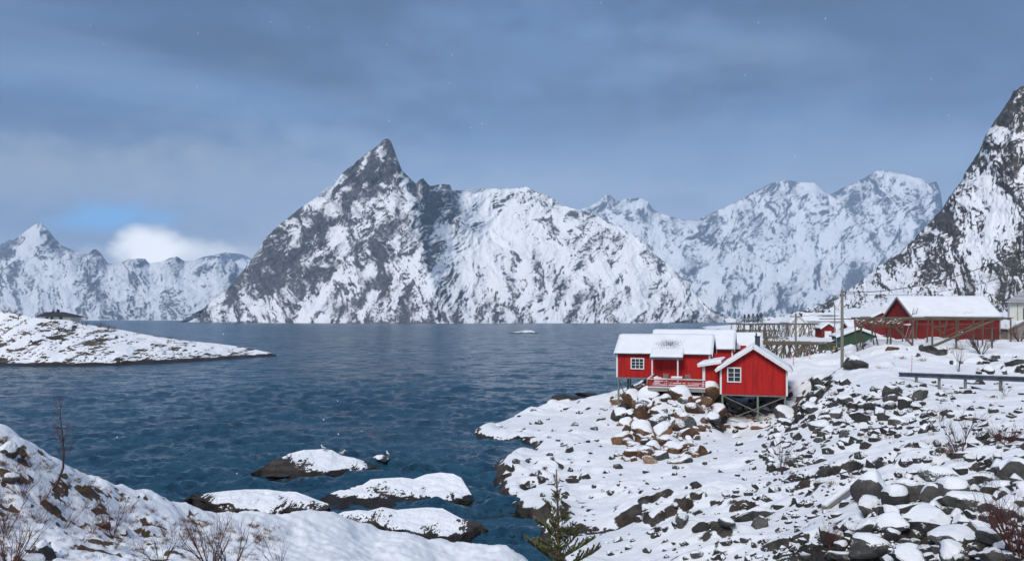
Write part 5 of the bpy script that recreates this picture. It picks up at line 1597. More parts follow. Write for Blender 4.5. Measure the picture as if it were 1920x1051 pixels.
# guy stay and snow stakes
st = empty('stay_wire', (XA(1593, 68), 68, rk(XA(1593, 68), 68)), 0, 'pale stay bracing the foot of the tall utility pole', 'stay')
stick(st, 'rod', (0, 0, -0.1), (XA(1581, 69) - XA(1593, 68), 1.0, 1.9), 0.02, M_CONC)
for i, (px, py, h, lab) in enumerate(((1709, 698, 1.35, 'red marker stake beside the guardrail end'), (1487, 684, 1.0, 'red marker stake by the track behind the gabled cabin'), (1518, 672, 0.8, 'short red marker stake near the nearest fish rack'))):
    g0 = ground_at(px, py)
    s_ = empty('snow_stake', g0, 0, lab, 'stake', 'red snow stakes')
    stick(s_, 'rod', (0, 0, -0.3), (0.05, 0, h), 0.022 if i == 0 else 0.03, M_REDSTICK)

# ------------------------------------------------------------------ guardrail
gr = empty('guardrail', P(1716, 716, 56), 0, 'dark steel guardrail on short posts along the road edge', 'guardrail')
G0, G1 = Vector(P(1686, 701.5, 57.2)), Vector(P(1990, 713.5, 45.7))
gl = gr.location
dirv = (G1 - G0).normalized()
side = Vector((dirv.y, -dirv.x, 0)).normalized()
if side.y > 0:
    side = -side
prof = [(0.0, 0.16), (0.055, 0.12), (0.06, 0.07), (0.0, 0.03), (0.0, -0.03), (0.06, -0.07), (0.055, -0.12), (0.0, -0.16)]
vs, fs = [], []
for p in (G0, G1):
    for (o_, z) in prof:
        vs.append(tuple(p + side * o_ + Vector((0, 0, z)) - gl))
    for (o_, z) in reversed(prof):
        vs.append(tuple(p + side * (o_ - 0.012) + Vector((0, 0, z)) - gl))
n = len(prof) * 2
for i in range(n):
    fs.append((i, (i + 1) % n, n + (i + 1) % n, n + i))
MB().add(vs, fs).build('beam', M_STEEL, gr)
nseg = 40
sv = MB()
for i in range(nseg):
    a, b_ = G0.lerp(G1, i / nseg), G0.lerp(G1, (i + 1) / nseg)
    sv.bar(a - gl + Vector((0, 0, 0.175)), b_ - gl + Vector((0, 0, 0.175)), 0.07, 0.018 + 0.02 * random.random())
sv.build('snow_line', M_SNOW, gr)
for px in (1716, 1758.5, 1808, 1874, 1950):
    best = min((abs(CX + F * q.x / q.y - px), i) for i, q in enumerate([G0.lerp(G1, k / 400) for k in range(401)]))[1]
    q = G0.lerp(G1, best / 400) - side * 0.1
    zg = rk(q.x, q.y)
    b_ = MB().box(-0.075, 0.075, -0.06, 0.06, min(zg - 0.4, q.z - 0.9) - q.z, 0.12)
    po = b_.build('post', M_TIMBER, gr)
    po.location = q - gl
    MB().box(-0.07, 0.07, -0.055, 0.055, 0.12, 0.17).build('snow_cap', M_SNOW, po)
bpy.context.view_layer.update()

# ------------------------------------------------------------------ boulders
def mat_boulder(name, a, b_, dust=0.72, scale=2.2):
    m, k, b = new_mat(name)
    geo = k.n('ShaderNodeNewGeometry')
    co = k.n('ShaderNodeTexCoord').outputs['Object']
    oi = k.n('ShaderNodeObjectInfo').outputs['Random']
    n = k.noise(co, scale, 6, 0.62, 0.3)
    nf = k.noise(co, scale * 7, 4, 0.65)
    nx, ny, nz = k.sep(geo.outputs['Normal'])
    c = k.mix(k.smooth(k.m('ADD', n, k.m('MULTIPLY', k.m('SUBTRACT', oi, 0.5), 0.35)), 0.32, 0.72), a, b_)
    c = k.mix(k.m('MULTIPLY', k.smooth(nf, 0.5, 0.75), 0.5), c, tuple(x * 0.45 for x in a))
    f = k.m('ADD', nz, k.m('MULTIPLY', k.m('SUBTRACT', nf, 0.5), 1.0))
    c = k.mix(k.smooth(f, dust - 0.06, dust + 0.10), c, SNOW)
    k.set(b.inputs['Base Color'], c)
    b.inputs['Roughness'].default_value = 0.85
    b.inputs['Specular IOR Level'].default_value = 0.25
    bp = k.n('ShaderNodeBump')
    bp.inputs['Distance'].default_value = 0.05
    k.set(bp.inputs['Height'], k.m('ADD', n, k.m('MULTIPLY', nf, 0.5)))
    k.set(b.inputs['Normal'], bp.outputs[0])
    return m


M_GREYROCK = mat_boulder('grey_boulder', (0.040, 0.039, 0.038), (0.105, 0.098, 0.088))
M_BROWNROCK = mat_boulder('brown_boulder', (0.085, 0.045, 0.026), (0.24, 0.135, 0.070))
M_WETROCK = mat_boulder('wet_rock', (0.022, 0.019, 0.017), (0.06, 0.05, 0.04), dust=1.6)
M_DUSTED = mat_boulder('snow_dusted_slab', (0.06, 0.06, 0.06), (0.12, 0.115, 0.11), dust=-0.12)


def rock_mesh(seed, sub=3, planes=11, squash=0.75):
    """angular boulder, unit size, and the snow lying on it"""
    r = np.random.RandomState(seed)
    b = bmesh.new()
    bmesh.ops.create_icosphere(b, subdivisions=sub, radius=1.0)
    co = np.array([v.co for v in b.verts])
    for k in range(planes):
        n = r.normal(size=3)
        n[2] = n[2] * 0.8 + (0.25 if k % 3 == 0 else 0)
        n /= np.linalg.norm(n)
        d = r.uniform(0.45, 0.8)
        e = co @ n - d
        co -= np.where(e > 0, e, 0)[:, None] * n[None]
    co *= np.array([1.0, r.uniform(0.75, 1.0), squash * r.uniform(0.8, 1.15)])
    co += 0.035 * np.stack([fbm(co[:, 0] * 2.5 + seed, co[:, 1] * 2.5, co[:, 2] * 2.5 + 7 * j, 3) for j in range(3)], 1)
    co /= np.abs(co[:, :2]).max()
    for v, c in zip(b.verts, co):
        v.co = c
    b.normal_update()
    rock = bpy.data.meshes.new('boulder')
    b.to_mesh(rock)
    # cap: a cushion over the upward side that dips into the rock where it gets steep
    nz = {v: v.normal.z for v in b.verts}
    for _ in range(1):
        nz = {v: 0.5 * nz[v] + 0.5 * sum(nz[e.other_vert(v)] for e in v.link_edges) / len(v.link_edges) for v in b.verts}
    off = {}
    for v in b.verts:
        t = min(max((nz[v] - 0.42) / 0.34, 0), 1)
        off[v] = -0.05 + 0.145 * t * t * (3 - 2 * t)
    bmesh.ops.delete(b, geom=[f for f in b.faces if max(off[v] for v in f.verts) < -0.02], context='FACES')
    for v in b.verts:
        v.co = v.co + Vector((0, 0, off[v])) - (v.normal * 0.03 if off[v] < 0 else Vector())
    cap = bpy.data.meshes.new('snow_cap')
    b.to_mesh(cap)
    b.free()
    cap.polygons.foreach_set('use_smooth', [True] * len(cap.polygons))
    return rock, cap


NV = 14
VARS = [rock_mesh(100 + i, 3, 8 + i % 6, 0.62 + 0.05 * (i % 5)) for i in range(NV)]
_mesh_mat = {}


def with_mat(me, mat):
    key = (me.name, mat.name)
    if key not in _mesh_mat:
        c = me.copy()
        c.name = me.name.split('.')[0]
        c.materials.clear()
        c.materials.append(mat)
        _mesh_mat[key] = c
    return _mesh_mat[key]


def boulder(pos, size, var, rz, mat, label, group, hscale=1.0, tilt=0.0, cap=True, sink=0.30, wide=1.0):
    rock, cp = VARS[var % NV]
    o = bpy.data.objects.new('boulder', with_mat(rock, mat))
    COL.objects.link(o)
    o.location = Vector(pos) + Vector((0, 0, size * hscale * (0.62 - sink * 1.9)))
    o.rotation_euler = (tilt, tilt * 0.6, rz)
    o.scale = (size * wide, size, size * hscale)
    tag(o, label, 'boulder', group)
    if cap:
        s = bpy.data.objects.new('snow_cap', with_mat(cp, M_SNOW))
        COL.objects.link(s)
        s.parent = o
    return o


class Placed:
    def __init__(s):
        s.p = []

    def free(s, x, y, r, k=0.85):
        return all((x - a) ** 2 + (y - b) ** 2 > (k * (r + c)) ** 2 for a, b, c in s.p)

    def add(s, x, y, r):
        s.p.append((x, y, r))


PL = Placed()
rb_ = random.Random(42)

# --- boulders one can single out
HERO = [
    (1640, 905, 92, 'G', 1.15, 'big dark upright boulder left of the rock pile above the driftwood', 3, 0.9),
    (1679, 925, 64, 'G', 1.35, 'tall grey standing boulder leaning on the big dark one', 7, 0.7),
    (1634, 940, 66, 'G', 1.0, 'dark cracked boulder just below the big upright one', 5, 1.0),
    (1704, 912, 62, 'G', 0.9, 'rounded grey boulder with a snow spot right of the standing one', 9, 1.0),
    (1760, 884, 78, 'G', 0.6, 'long dark wedge-shaped boulder lying alone in smooth snow', 2, 1.5),
    (1838, 893, 82, 'G', 0.62, 'brownish wedge boulder with snow on its left end, near the right edge', 11, 1.3),
    (1745, 968, 104, 'D', 0.95, 'big square slab dusted white over its whole face', 4, 1.0),
    (1716, 948, 84, 'G', 0.62, 'flat grey boulder half hidden behind the white-dusted slab', 8, 1.3),
    (1828, 930, 108, 'G', 0.75, 'long dark ledge boulder under a thick snow cushion', 6, 1.5),
    (1625, 1010, 112, 'G', 0.8, 'dark split boulder in the bottom rows of the rubble', 1, 1.3),
    (1790, 1000, 122, 'G', 0.75, 'very large snow-buried boulder with dark overhang at the bottom right', 10, 1.4),
    (1801, 972, 46, 'G', 1.0, 'small squarish grey boulder just right of the dusted slab', 12, 1.0),
    (1652, 955, 34, 'G', 1.0, 'small bluish cube-like stone below the standing boulder', 13, 1.0),
    (1415, 958, 76, 'G', 0.75, 'dark cleft boulder low on the left part of the slope', 0, 1.3),
    (1240, 803, 48, 'B', 1.15, 'largest rusty brown boulder in the heap under the deck', 4, 1.0),
    (1256, 822, 46, 'B', 0.85, 'brown slanted boulder just below the largest rusty one', 7, 1.2),
    (1197, 755, 30, 'B', 1.0, 'brown boulder standing out at the top left of the heap', 2, 1.1),
    (1185, 772, 26, 'G', 0.9, 'square dark boulder at the left foot of the brown heap', 12, 1.1),
    (1190, 845, 44, 'B', 0.7, 'dark red-brown boulder at the lower left of the heap', 9, 1.3),
    (1385, 795, 38, 'B', 0.6, 'flat snow-topped boulder between the stilts of the gabled cabin', 3, 1.3),
    (1427, 796, 40, 'B', 0.5, 'second flat snow-topped boulder near the right stilt', 6, 1.4),
    (1672, 650, 26, 'B', 0.8, 'brown-grey boulder in the snow below the fish rack', 5, 1.3),
    (1604, 672, 60, 'G', 0.9, 'dark rock outcrop beside the foot of the tall utility pole', 1, 1.4),
    (1752, 714, 11, 'G', 1.4, 'small pointed dark stone under the guardrail', 7, 0.8),
    (1905, 676, 44, 'G', 0.6, 'mossy grey boulder at the right edge above the guardrail', 8, 1.3),
]
for px, py, w, kind, hs, lab, var, wd in HERO:
    g0 = ground_at(px, py + w * 0.22 * hs)
    size = w / F * g0.y / 2 / max(wd, 1.0) ** 0.5
    mat = {'G': M_GREYROCK, 'B': M_BROWNROCK, 'D': M_DUSTED}[kind]
    boulder(g0, size, var, rb_.uniform(0, 6.28) if wd <= 1.0 else rb_.uniform(-.4, .4), mat, lab, 'boulders of the snowy slope', hs, rb_.uniform(-.15, .15), cap=(kind != 'D'), sink=0.22, wide=wd ** 0.5)
    PL.add(g0.x, g0.y, size * wd ** 0.4)

MARKS = [(1580, 935, 'the driftwood beam'), (1745, 968, 'the white-dusted slab'), (1640, 905, 'the big dark upright boulder'), (1760, 884, 'the dark wedge boulder'), (1838, 893, 'the brownish wedge boulder'),
         (1690, 712, 'the left end of the guardrail'), (1758, 722, 'the second guardrail post'), (1808, 732, 'the third guardrail post'), (1874, 732, 'the fourth guardrail post'), (1798, 845, 'the bare slope shrub'),
         (1885, 825, 'the rust-red bush'), (1908, 1000, 'the corner bush'), (1466, 885, 'the thin shrub on the slope'), (1474, 785, 'the right stilt of the gabled cabin'), (1413, 772, 'the middle stilt of the gabled cabin'), (1357, 795, 'the left stilt of the gabled cabin'),
         (1579, 702, 'the tall utility pole'), (1246, 734, 'the left corner of the deck'), (1325, 736, 'the right corner of the deck'), (1285, 736, 'the middle of the deck'), (1240, 803, 'the largest rusty boulder'), (1197, 755, 'the brown boulder atop the heap'),
         (1190, 845, 'the red-brown boulder'), (1160, 758, 'the left stilt of the long cabin'), (1040, 880, 'the spruce tip'), (1060, 1000, 'the spruce'), (990, 960, 'the cove'), (1415, 958, 'the cleft boulder'), (1840, 662, 'the fan-shaped shrub'), (1790, 1000, 'the snow-buried boulder'), (1625, 1010, 'the split boulder')]
NUM = ['first', 'second', 'third', 'fourth', 'fifth', 'sixth', 'seventh', 'eighth', 'ninth', 'tenth', 'eleventh', 'twelfth']
_auto = {}


def auto_rel(px, py, marks):
    d, mx, my, nm = min(((px - a) ** 2 + (py - b) ** 2, a, b, n) for a, b, n in marks)
    dx, dy = px - mx, py - my
    v = 'above' if dy < 0 else 'below'
    h = 'left' if dx < 0 else 'right'
    if abs(dx) < abs(dy) * 0.45:
        rel = 'straight ' + v
    elif abs(dy) < abs(dx) * 0.45:
        rel = h + ' of'
    else:
        rel = v + ' and ' + h + ' of'
    return rel, nm, d


def auto_key(px, py, w, hs, brown):
    rel, nm, d = auto_rel(px, py, MARKS)
    size = 'large' if w > 62 else ('medium' if w > 30 else ('small' if w > 17 else 'tiny'))
    return (size, 'brown' if brown else 'dark grey', 'boulder' if w > 30 else 'stone', rel, nm), d


ZONES = [
    # px0, px1, py0, py1, count, size range px, kind, label, group, region test
    (1160, 1345, 742, 868, 105, (15, 56), 'B', 'rusty brown boulder with snow cap in the heap below the deck', 'brown boulders under the cabins', lambda x, y: y > 735 + max(0, (x - 1290)) * 0.15 and x > 1150 + (y - 745) * 0.12 and not (y > 815 and x > 1310)),
    (1355, 1470, 745, 800, 16, (10, 26), 'B', 'brown stone in the shade beneath the gabled cabin', 'stones under the gabled cabin', lambda x, y: True),
    (1560, 1920, 875, 1051, 100, (24, 78), 'G', 'snow-laden grey boulder in the coarse rubble at the bottom right', 'coarse boulders at the bottom right', lambda x, y: y > 1010 - (x - 1560) * 0.42),
    (1420, 1730, 735, 890, 80, (14, 44), 'G', 'dark stone in the scree below the guardrail', 'scree stones on the slope', lambda x, y: abs((x - 1430) * 0.0 + (y - 735) - (1690 - x) * 0.42) < 70),
    (1830, 1920, 668, 702, 16, (10, 26), 'G', 'dark stone in the patch above the guardrail', 'stones above the guardrail', lambda x, y: True),
    (1640, 1900, 745, 880, 20, (9, 30), 'G', 'lone dark stone poking out of the smooth snow below the guardrail', 'stones in the smooth snow', lambda x, y: True),
    (1160, 1560, 840, 1051, 18, (16, 46), 'G', 'dark rock edge poking from the snow between shore and slope', 'stones on the lower shore', lambda x, y: x > 1090 + (y - 840) * 0.1),
]
count = 0
for (x0, x1, y0, y1, n, (s0, s1), kind, lab, grp, ok) in ZONES:
    made = tries = 0
    while made < n and tries < n * 14:
        tries += 1
        px, py = rb_.uniform(x0, x1), rb_.uniform(y0, y1)
        if not ok(px, py):
            continue
        g0 = ground_at(px, py)
        if g0.z < 0.25:
            continue
        w = s0 + (s1 - s0) * rb_.random() ** 1.7
        size = w / F * g0.y / 2
        if not PL.free(g0.x, g0.y, size, 0.46 if kind == "B" else 0.55):
            continue
        PL.add(g0.x, g0.y, size)
        mat = M_BROWNROCK if (kind == 'B' and rb_.random() < 0.85) else M_GREYROCK
        o = boulder(g0, size, rb_.randrange(NV), rb_.uniform(0, 6.28), mat, lab, grp, rb_.uniform(0.7, 1.25), rb_.uniform(-.45, .45), cap=rb_.random() > (0.5 if kind == "B" else 0.35), sink=rb_.uniform(0.14, 0.30))
        if w <= 30:
            o.name = 'stone'
        key, dist = auto_key(px, py, w, 1, mat is M_BROWNROCK)
        _auto.setdefault(key, []).append((dist, o))
        made += 1
        count += 1

for key, lst in _auto.items():
    size, colr, kind, rel, nm = key
    lst.sort(key=lambda q: q[0])
    for i, (d_, o) in enumerate(lst):
        o['category'] = kind
        if len(lst) == 1:
            o['label'] = f'{size} {colr} {kind} {rel} {nm}'
        else:
            o['label'] = f'{NUM[min(i, 11)]} {size} {colr} {kind} {rel} {nm}'

# --- smaller rubble nobody could count
def scatter_rubble(name, label, mat, n, pick, smin, smax, seed, sink=0.25):
    r = random.Random(seed)
    protos = []
    for i in range(6):
        me = rock_mesh(300 + i + seed, 1, 7, 0.65)[0]
        protos.append((np.array([v.co for v in me.vertices]), [tuple(p.vertices) for p in me.polygons]))
    V, Fc, off = [], [], 0
    done = 0
    tr = 0
    cand = []
    while len(cand) < n * 2:
        c = pick(r)
        if c:
            cand.append(c)
    for px, py in cand:
        if done >= n:
            break
        g0 = ground_at(px, py)
        if g0.z < 0.1:
            continue
        s = (smin + (smax - smin) * r.random() ** 2) / F * g0.y / 2
        v, f = protos[r.randrange(6)]
        a = r.uniform(0, 6.28)
        R = np.array([[math.cos(a), -math.sin(a), 0], [math.sin(a), math.cos(a), 0], [0, 0, 1]])
        tl = r.uniform(-.9, .9)
        T = np.array([[1, 0, 0], [0, math.cos(tl), -math.sin(tl)], [0, math.sin(tl), math.cos(tl)]])
        q = (v * np.array([1, 1, r.uniform(.9, 1.7)])) @ T.T @ R.T * s + np.array([g0.x, g0.y, g0.z + s * (0.3 - sink)])
        V.append(q)
        Fc += [tuple(i + off for i in p) for p in f]
        off += len(v)
        done += 1
    me = bpy.data.meshes.new(name)
    me.from_pydata([tuple(p) for p in np.concatenate(V)], [], Fc)
    me.materials.append(mat)
    o = bpy.data.objects.new(name, me)
    COL.objects.link(o)
    tag(o, label, 'rubble', kind='stuff')


def pick_scree(r):
    px, py = r.uniform(1380, 1920), r.uniform(715, 1051)
    wob = 60 * float(fbm(np.array(px / 70.0), np.array(py / 45.0), 1.0, 3))
    d = abs((py - 735) - (1690 - px) * 0.42) + wob
    w = float(sstep(105, 45, d)) * float(sstep(1400, 1500, px + wob))
    if py + wob > 1010 - (px - 1560) * 0.42 and px > 1540:
        w = max(w, 0.55)
    w = max(w * 0.62, 0.26) * float(sstep(-0.45, 0.2, fbm(np.array(px / 40.0 + 9), np.array(py / 24.0), 3.0, 3)))
    return (px, py) if r.random() < w else None


def pick_brown(r):
    px, py = r.uniform(1155, 1475), r.uniform(715, 865)
    if px > 1345 and py > 800:
        return None
    return (px, py)


def pick_shore(r):
    return (r.uniform(900, 1560), r.uniform(760, 1051))


scatter_rubble('scree_rubble', 'fine dark rubble showing through the snow of the slope', M_GREYROCK, 900, pick_scree, 5, 30, 3, 0.42)
scatter_rubble('brown_rubble', 'small rusty stones filling the heap below the cabins', M_BROWNROCK, 240, pick_brown, 4, 14, 5)
scatter_rubble('shore_rubble', 'small dark stones scattered over the snowy shore', M_GREYROCK, 300, pick_shore, 5, 24, 7, 0.45)

# --- wet stones at the water's edge
for i, (px, py, w, lab) in enumerate(((905, 985, 34, 'wet dark stone awash off the end of the flat islet'), (955, 975, 30, 'wet stone in the shallow cove beside the seaweed'), (985, 962, 40, 'dark wet stone at the cove edge above the spruce'), (965, 1035, 46, 'wide dark rock under water at the foot of the bank'), (1012, 985, 44, 'black wet boulder just left of the spruce tip'),
                                      (520, 893, 40, 'dark reef stone breaking the surface left of the gull islet'), (440, 888, 26, 'small black reef stone amid white foam'), (555, 903, 46, 'low dark reef stone in front of the gull islet'), (1060, 748, 70, 'flat dark skerry off the spit behind the long cabin'), (1100, 741, 44, 'brown flat skerry close to the long cabin stilts'))):
    Y = F * H / (py - YH)
    boulder((XA(px, Y), Y, 0.0), w / F * Y / 2, i + 2, i * 1.3, M_WETROCK, lab, 'wet stones in the bay', 0.35 if i > 2 else 0.5, 0, cap=False, sink=0.22, wide=1.2)
bpy.context.view_layer.update()

# ------------------------------------------------------------------ bare shrubs, spruce, grass
M_TWIG = mat_paint('dark_bark', (0.065, 0.045, 0.042), (0.11, 0.07, 0.06), 6, bump=0)
M_REDTWIG = mat_paint('red_brown_twig', (0.12, 0.045, 0.038), (0.07, 0.035, 0.032), 6, bump=0)
M_GRASS = mat_paint('withered_grass', (0.20, 0.115, 0.045), (0.30, 0.19, 0.09), 3, bump=0, stretch=(1, 1, 1), k2=1)
M_HEATH = mat_paint('withered_heather', (0.13, 0.045, 0.03), (0.20, 0.09, 0.05), 3, bump=0, stretch=(1, 1, 1), k2=1)
M_NEEDLE = mat_paint('spruce_needles', (0.12, 0.165, 0.06), (0.21, 0.15, 0.06), 5, bump=0, stretch=(1, 1, 1), k2=1)
M_DARKNEEDLE = mat_paint('dark_spruce_needles', (0.016, 0.032, 0.024), (0.03, 0.045, 0.03), 1, bump=0, stretch=(1, 1, 1), k2=1)
M_BARK = mat_paint('spruce_bark', (0.15, 0.085, 0.045), (0.09, 0.055, 0.035), 5, bump=0)


def grow(b, tw, p, d, length, r, depth, rnd, spread, up=0.25, kids=3):
    n = 4
    pts, rad = [p], [r]
    for i in range(n):
        d = (d + Vector((rnd.uniform(-1, 1), rnd.uniform(-1, 1), rnd.uniform(-.6, 1) * 0.8 + up * 0.3)) * 0.16).normalized()
        pts.append(pts[-1] + d * length / n)
        rad.append(r * (1 - 0.6 * (i + 1) / n))
    (b if depth > 1 else tw).tube(pts, rad, 4 if depth > 1 else 3, cap=False)
    if depth <= 0:
        return
    for k in range(kids + (1 if rnd.random() < .4 else 0)):
        i = rnd.randint(1, n)
        nd = (d + Vector((rnd.uniform(-1, 1), rnd.uniform(-1, 1), rnd.uniform(-.3, .9))) * spread).normalized()
        grow(b, tw, pts[i], nd, length * rnd.uniform(.42, .7), rad[i] * 0.75, depth - 1, rnd, spread, up, kids)


def shrub(name, label, pos, h, stems, seed, mat=None, spread=0.7, r=0.012, depth=3, fan=0.5, lean=(0, 0), group='bare shrubs', cat='shrub', kids=3):
    rnd = random.Random(seed)
    o = empty(name, pos, 0, label, cat, group)
    b, tw = MB(), MB()
    for s in range(stems):
        a = rnd.uniform(0, 6.28)
        d = Vector((math.cos(a) * fan + lean[0], math.sin(a) * fan + lean[1], 1)).normalized()
        grow(b, tw, Vector((math.cos(a) * .03 * h, math.sin(a) * .03 * h, -0.05)), d, h * rnd.uniform(.5, .75), r, depth, rnd, spread, kids=kids)
    b.build('stem', mat or M_TWIG, o)
    tag(tw.build('twigs', mat or M_TWIG, o), kind='stuff')
    return o


def bgr(px, py):
    return bank_at(px, py)


# young birch on the left bank
bt = empty('birch_sapling', bgr(97, 917), 0, 'bare young birch with curved trunk leaning over the left bank', 'tree')
tr, tw = MB(), MB()
sc_ = 19 / F
pts = [Vector((0, 0, -0.05)), Vector((10 * sc_, 0, 12 * sc_)), Vector((18 * sc_, 0, 34 * sc_)), Vector((19 * sc_, 0, 60 * sc_)), Vector((17 * sc_, 0, 85 * sc_)), Vector((14 * sc_, 0, 112 * sc_)), Vector((13 * sc_, 0, 138 * sc_))]
tr.tube(pts, [0.030, 0.026, 0.022, 0.018, 0.012, 0.008, 0.004], 6)
tr.build('trunk', M_TWIG, bt, True)
rnd = random.Random(4)
for i in range(26):
    k = rnd.uniform(2.2, 6)
    p = pts[int(k)].lerp(pts[min(6, int(k) + 1)], k % 1)
    a = rnd.uniform(0, 6.28)
    d = Vector((math.cos(a) * .8, math.sin(a) * .5, 0.75)).normalized()
    grow(tw, tw, p, d, rnd.uniform(.22, .55) * (1.15 - k / 9), 0.006, 2, rnd, 0.6, kids=2)
tw.build('crown', M_REDTWIG, bt)

SH = [  # px, py(base), height px, stems, seed, red, label
    (395, 1062, 135, 13, 11, 1, 'big bare reddish shrub in the bottom foreground left of the middle'),
    (430, 1075, 130, 8, 12, 0, 'bare grey shrub crowding the right of the big reddish one'),
    (210, 1002, 110, 4, 13, 1, 'thin bare shrub rising beside a small dark rock on the left bank'),
    (255, 1003, 40, 7, 14, 1, 'low reddish tuft of twigs right of the thin shrub'),
    (20, 1062, 130, 14, 15, 1, 'dense dark red bush in the bottom left corner'),
    (10, 1000, 110, 7, 16, 0, 'bare spreading shrub at the left edge'),
    (120, 985, 60, 9, 17, 0, 'low tangled shrub in the middle of the left bank'),
    (75, 945, 60, 9, 18, 1, 'low reddish shrub just below the curved birch'),
    (40, 925, 70, 9, 19, 1, 'red-twigged shrub sprawling near the left edge'),
    (60, 880, 45, 7, 20, 1, 'small red shrub near the crest at the left'),
    (300, 1062, 110, 5, 21, 0, 'sparse bare shrub left of the big reddish one'),
    (520, 1070, 90, 4, 22, 0, 'few thin twigs sticking up right of the big shrubs'),
    (175, 965, 50, 7, 23, 1, 'small red-brown shrub halfway down the left bank'),
]
for px, py, hp, st_, sd2, red, lab in SH:
    q = bgr(px, min(py, 1100))
    h = hp / F * q.y
    shrub('bare_shrub', lab, q, h, st_, sd2, M_REDTWIG if red else M_TWIG, spread=0.75, r=max(0.003, h * 0.008), depth=3, fan=0.55 if hp > 80 else 1.0, group='bare shrubs on the bank', kids=2 if st_ > 6 else 3)
BMARKS = [(105, 870, 'the curved birch'), (192, 975, 'the small brown rock'), (85, 1025, 'the mossy dark boulder'), (10, 835, 'the brown-black crest rock'), (22, 888, 'the snow-capped edge rock'), (255, 990, 'the low reddish tuft'), (395, 1000, 'the big reddish shrub'), (20, 990, 'the dense corner bush')]
_bt = {}
rnd = random.Random(91)
for i in range(22):
    px = rnd.uniform(0, 330)
    top = np.interp(px, [0, 60, 130, 200, 270, 330], [830, 868, 905, 935, 965, 990])
    py = top + rnd.random() * (1045 - top)
    q = bgr(px, py)
    h = rnd.uniform(22, 55) / F * q.y
    rel, nm, d_ = auto_rel(px, py, BMARKS)
    hue = 'red' if i % 3 else 'dark'
    o = shrub('twig_tuft', 'little tuft of twigs', q, h, rnd.randint(5, 9), 200 + i, M_REDTWIG if i % 3 else M_TWIG, 0.9, max(0.003, h * .009), 2, rnd.uniform(.8, 1.6), group='twig tufts on the left bank', kids=3)
    _bt.setdefault((hue, rel, nm), []).append((d_, o))
for (hue, rel, nm), lst in _bt.items():
    for i, (d_, o) in enumerate(sorted(lst, key=lambda z_: z_[0])):
        o['label'] = (f'{NUM[i]} ' if len(lst) > 1 else '') + f'little tuft of {hue} twigs {rel} {nm}'
SH2 = [
    (1798, 850, 95, 5, 31, 0, 'bare shrub with a few branches above the wedge boulders', 0.5),
    (1790, 852, 42, 10, 32, 1, 'low brown tuft at the foot of the bare slope shrub', 1.0),
    (1885, 832, 60, 16, 33, 1, 'dense rust-red low bush at the right edge below the guardrail', 1.1),
    (1912, 1045, 150, 16, 34, 1, 'tall dark red bush in the bottom right corner', 0.6),
    (1840, 664, 62, 9, 35, 0, 'bare fan-shaped shrub in front of the barn rack', 0.8),
    (1797, 696, 50, 3, 36, 0, 'thin bare sapling above the guardrail', 0.25),
    (1466, 888, 80, 4, 37, 0, 'thin bare shrub on the lower slope right of the stilts', 0.4),
    (1762, 790, 40, 4, 38, 0, 'small faint shrub in smooth snow below the guardrail', 0.5),
    (1615, 955, 46, 10, 39, 1, 'reddish tuft beside the driftwood beam', 0.8),
    (1885, 742, 30, 5, 40, 0, 'small withered stalks below the guardrail near the right edge', 0.5),
    (1560, 1030, 60, 8, 41, 1, 'thin reddish stalks among the lower rubble', 0.35),
    (1860, 640, 40, 12, 42, 1, 'brown bush against the right end of the barn', 0.8),
    (1912, 640, 46, 14, 43, 1, 'brown bush growing over the small grey shed', 0.8),
    (1613, 655, 24, 10, 44, 1, 'rusty tuft on the outcrop beside the tall pole', 0.9),
]
for px, py, hp, st_, sd2, red, lab, fan in SH2:
    q = ground_at(px, py)
    h = hp / F * q.y
    shrub('bare_shrub', lab, q, h, st_, sd2, M_REDTWIG if red else M_TWIG, spread=0.7, r=max(0.006, h * 0.012), depth=3 if st_ < 10 else 2, fan=fan, group='bare shrubs on the slope', kids=3)
# red bushes along the headland crest
for i, (px, py, hp, lab) in enumerate(((158, 610, 10, 'small red bush right of the headland flagpole'), (187, 613, 12, 'first red bush in the row along the headland crest'), (200, 616, 11, 'second red bush in the row along the headland crest'), (212, 619, 10, 'last red bush in the crest row'), (295, 634, 8, 'lone red bush midway along the headland'), (318, 637, 11, 'taller red bush on the thin end of the headland'), (335, 639, 7, 'low red bush on the thin end of the headland'), (25, 588, 12, 'bushy brown thicket at the left end of the headland crest'), (10, 586, 12, 'brown thicket at the very left edge of the headland'), (112, 618, 16, 'bare brown bush below the headland house'))):
    Y = np.interp(px, [0, 150, 300, 400], [199, 197, 203, 209]) if px != 112 else 188
    p = P(px, py + 3, Y)
    shrub('crest_bush', lab, p, (hp + 3) / F * Y, 16, 60 + i, M_REDTWIG, 0.7, 0.035, 2, 0.8, group='bushes on the headland')

# spruce sapling
sp = empty('spruce_sapling', (0, 0, 0), 0, 'young green spruce with bare leader shoot at the bottom edge', 'tree')
ys_ = 27.5
sp.location = (XA(1048, ys_), ys_, zt(1085, ys_))
sc_ = ys_ / F
Hs = (1085 - 879) * sc_
tb = MB()
tb.tube([(0, 0, -0.3), (-0.02, 0, Hs * .3), (-0.03, 0, Hs * .6), (-0.06, 0, Hs * .8), (-0.09, 0, Hs)], [0.07, 0.055, 0.038, 0.028, 0.02], 7)
tb.build('trunk', M_BARK, sp, True)
rnd = random.Random(17)


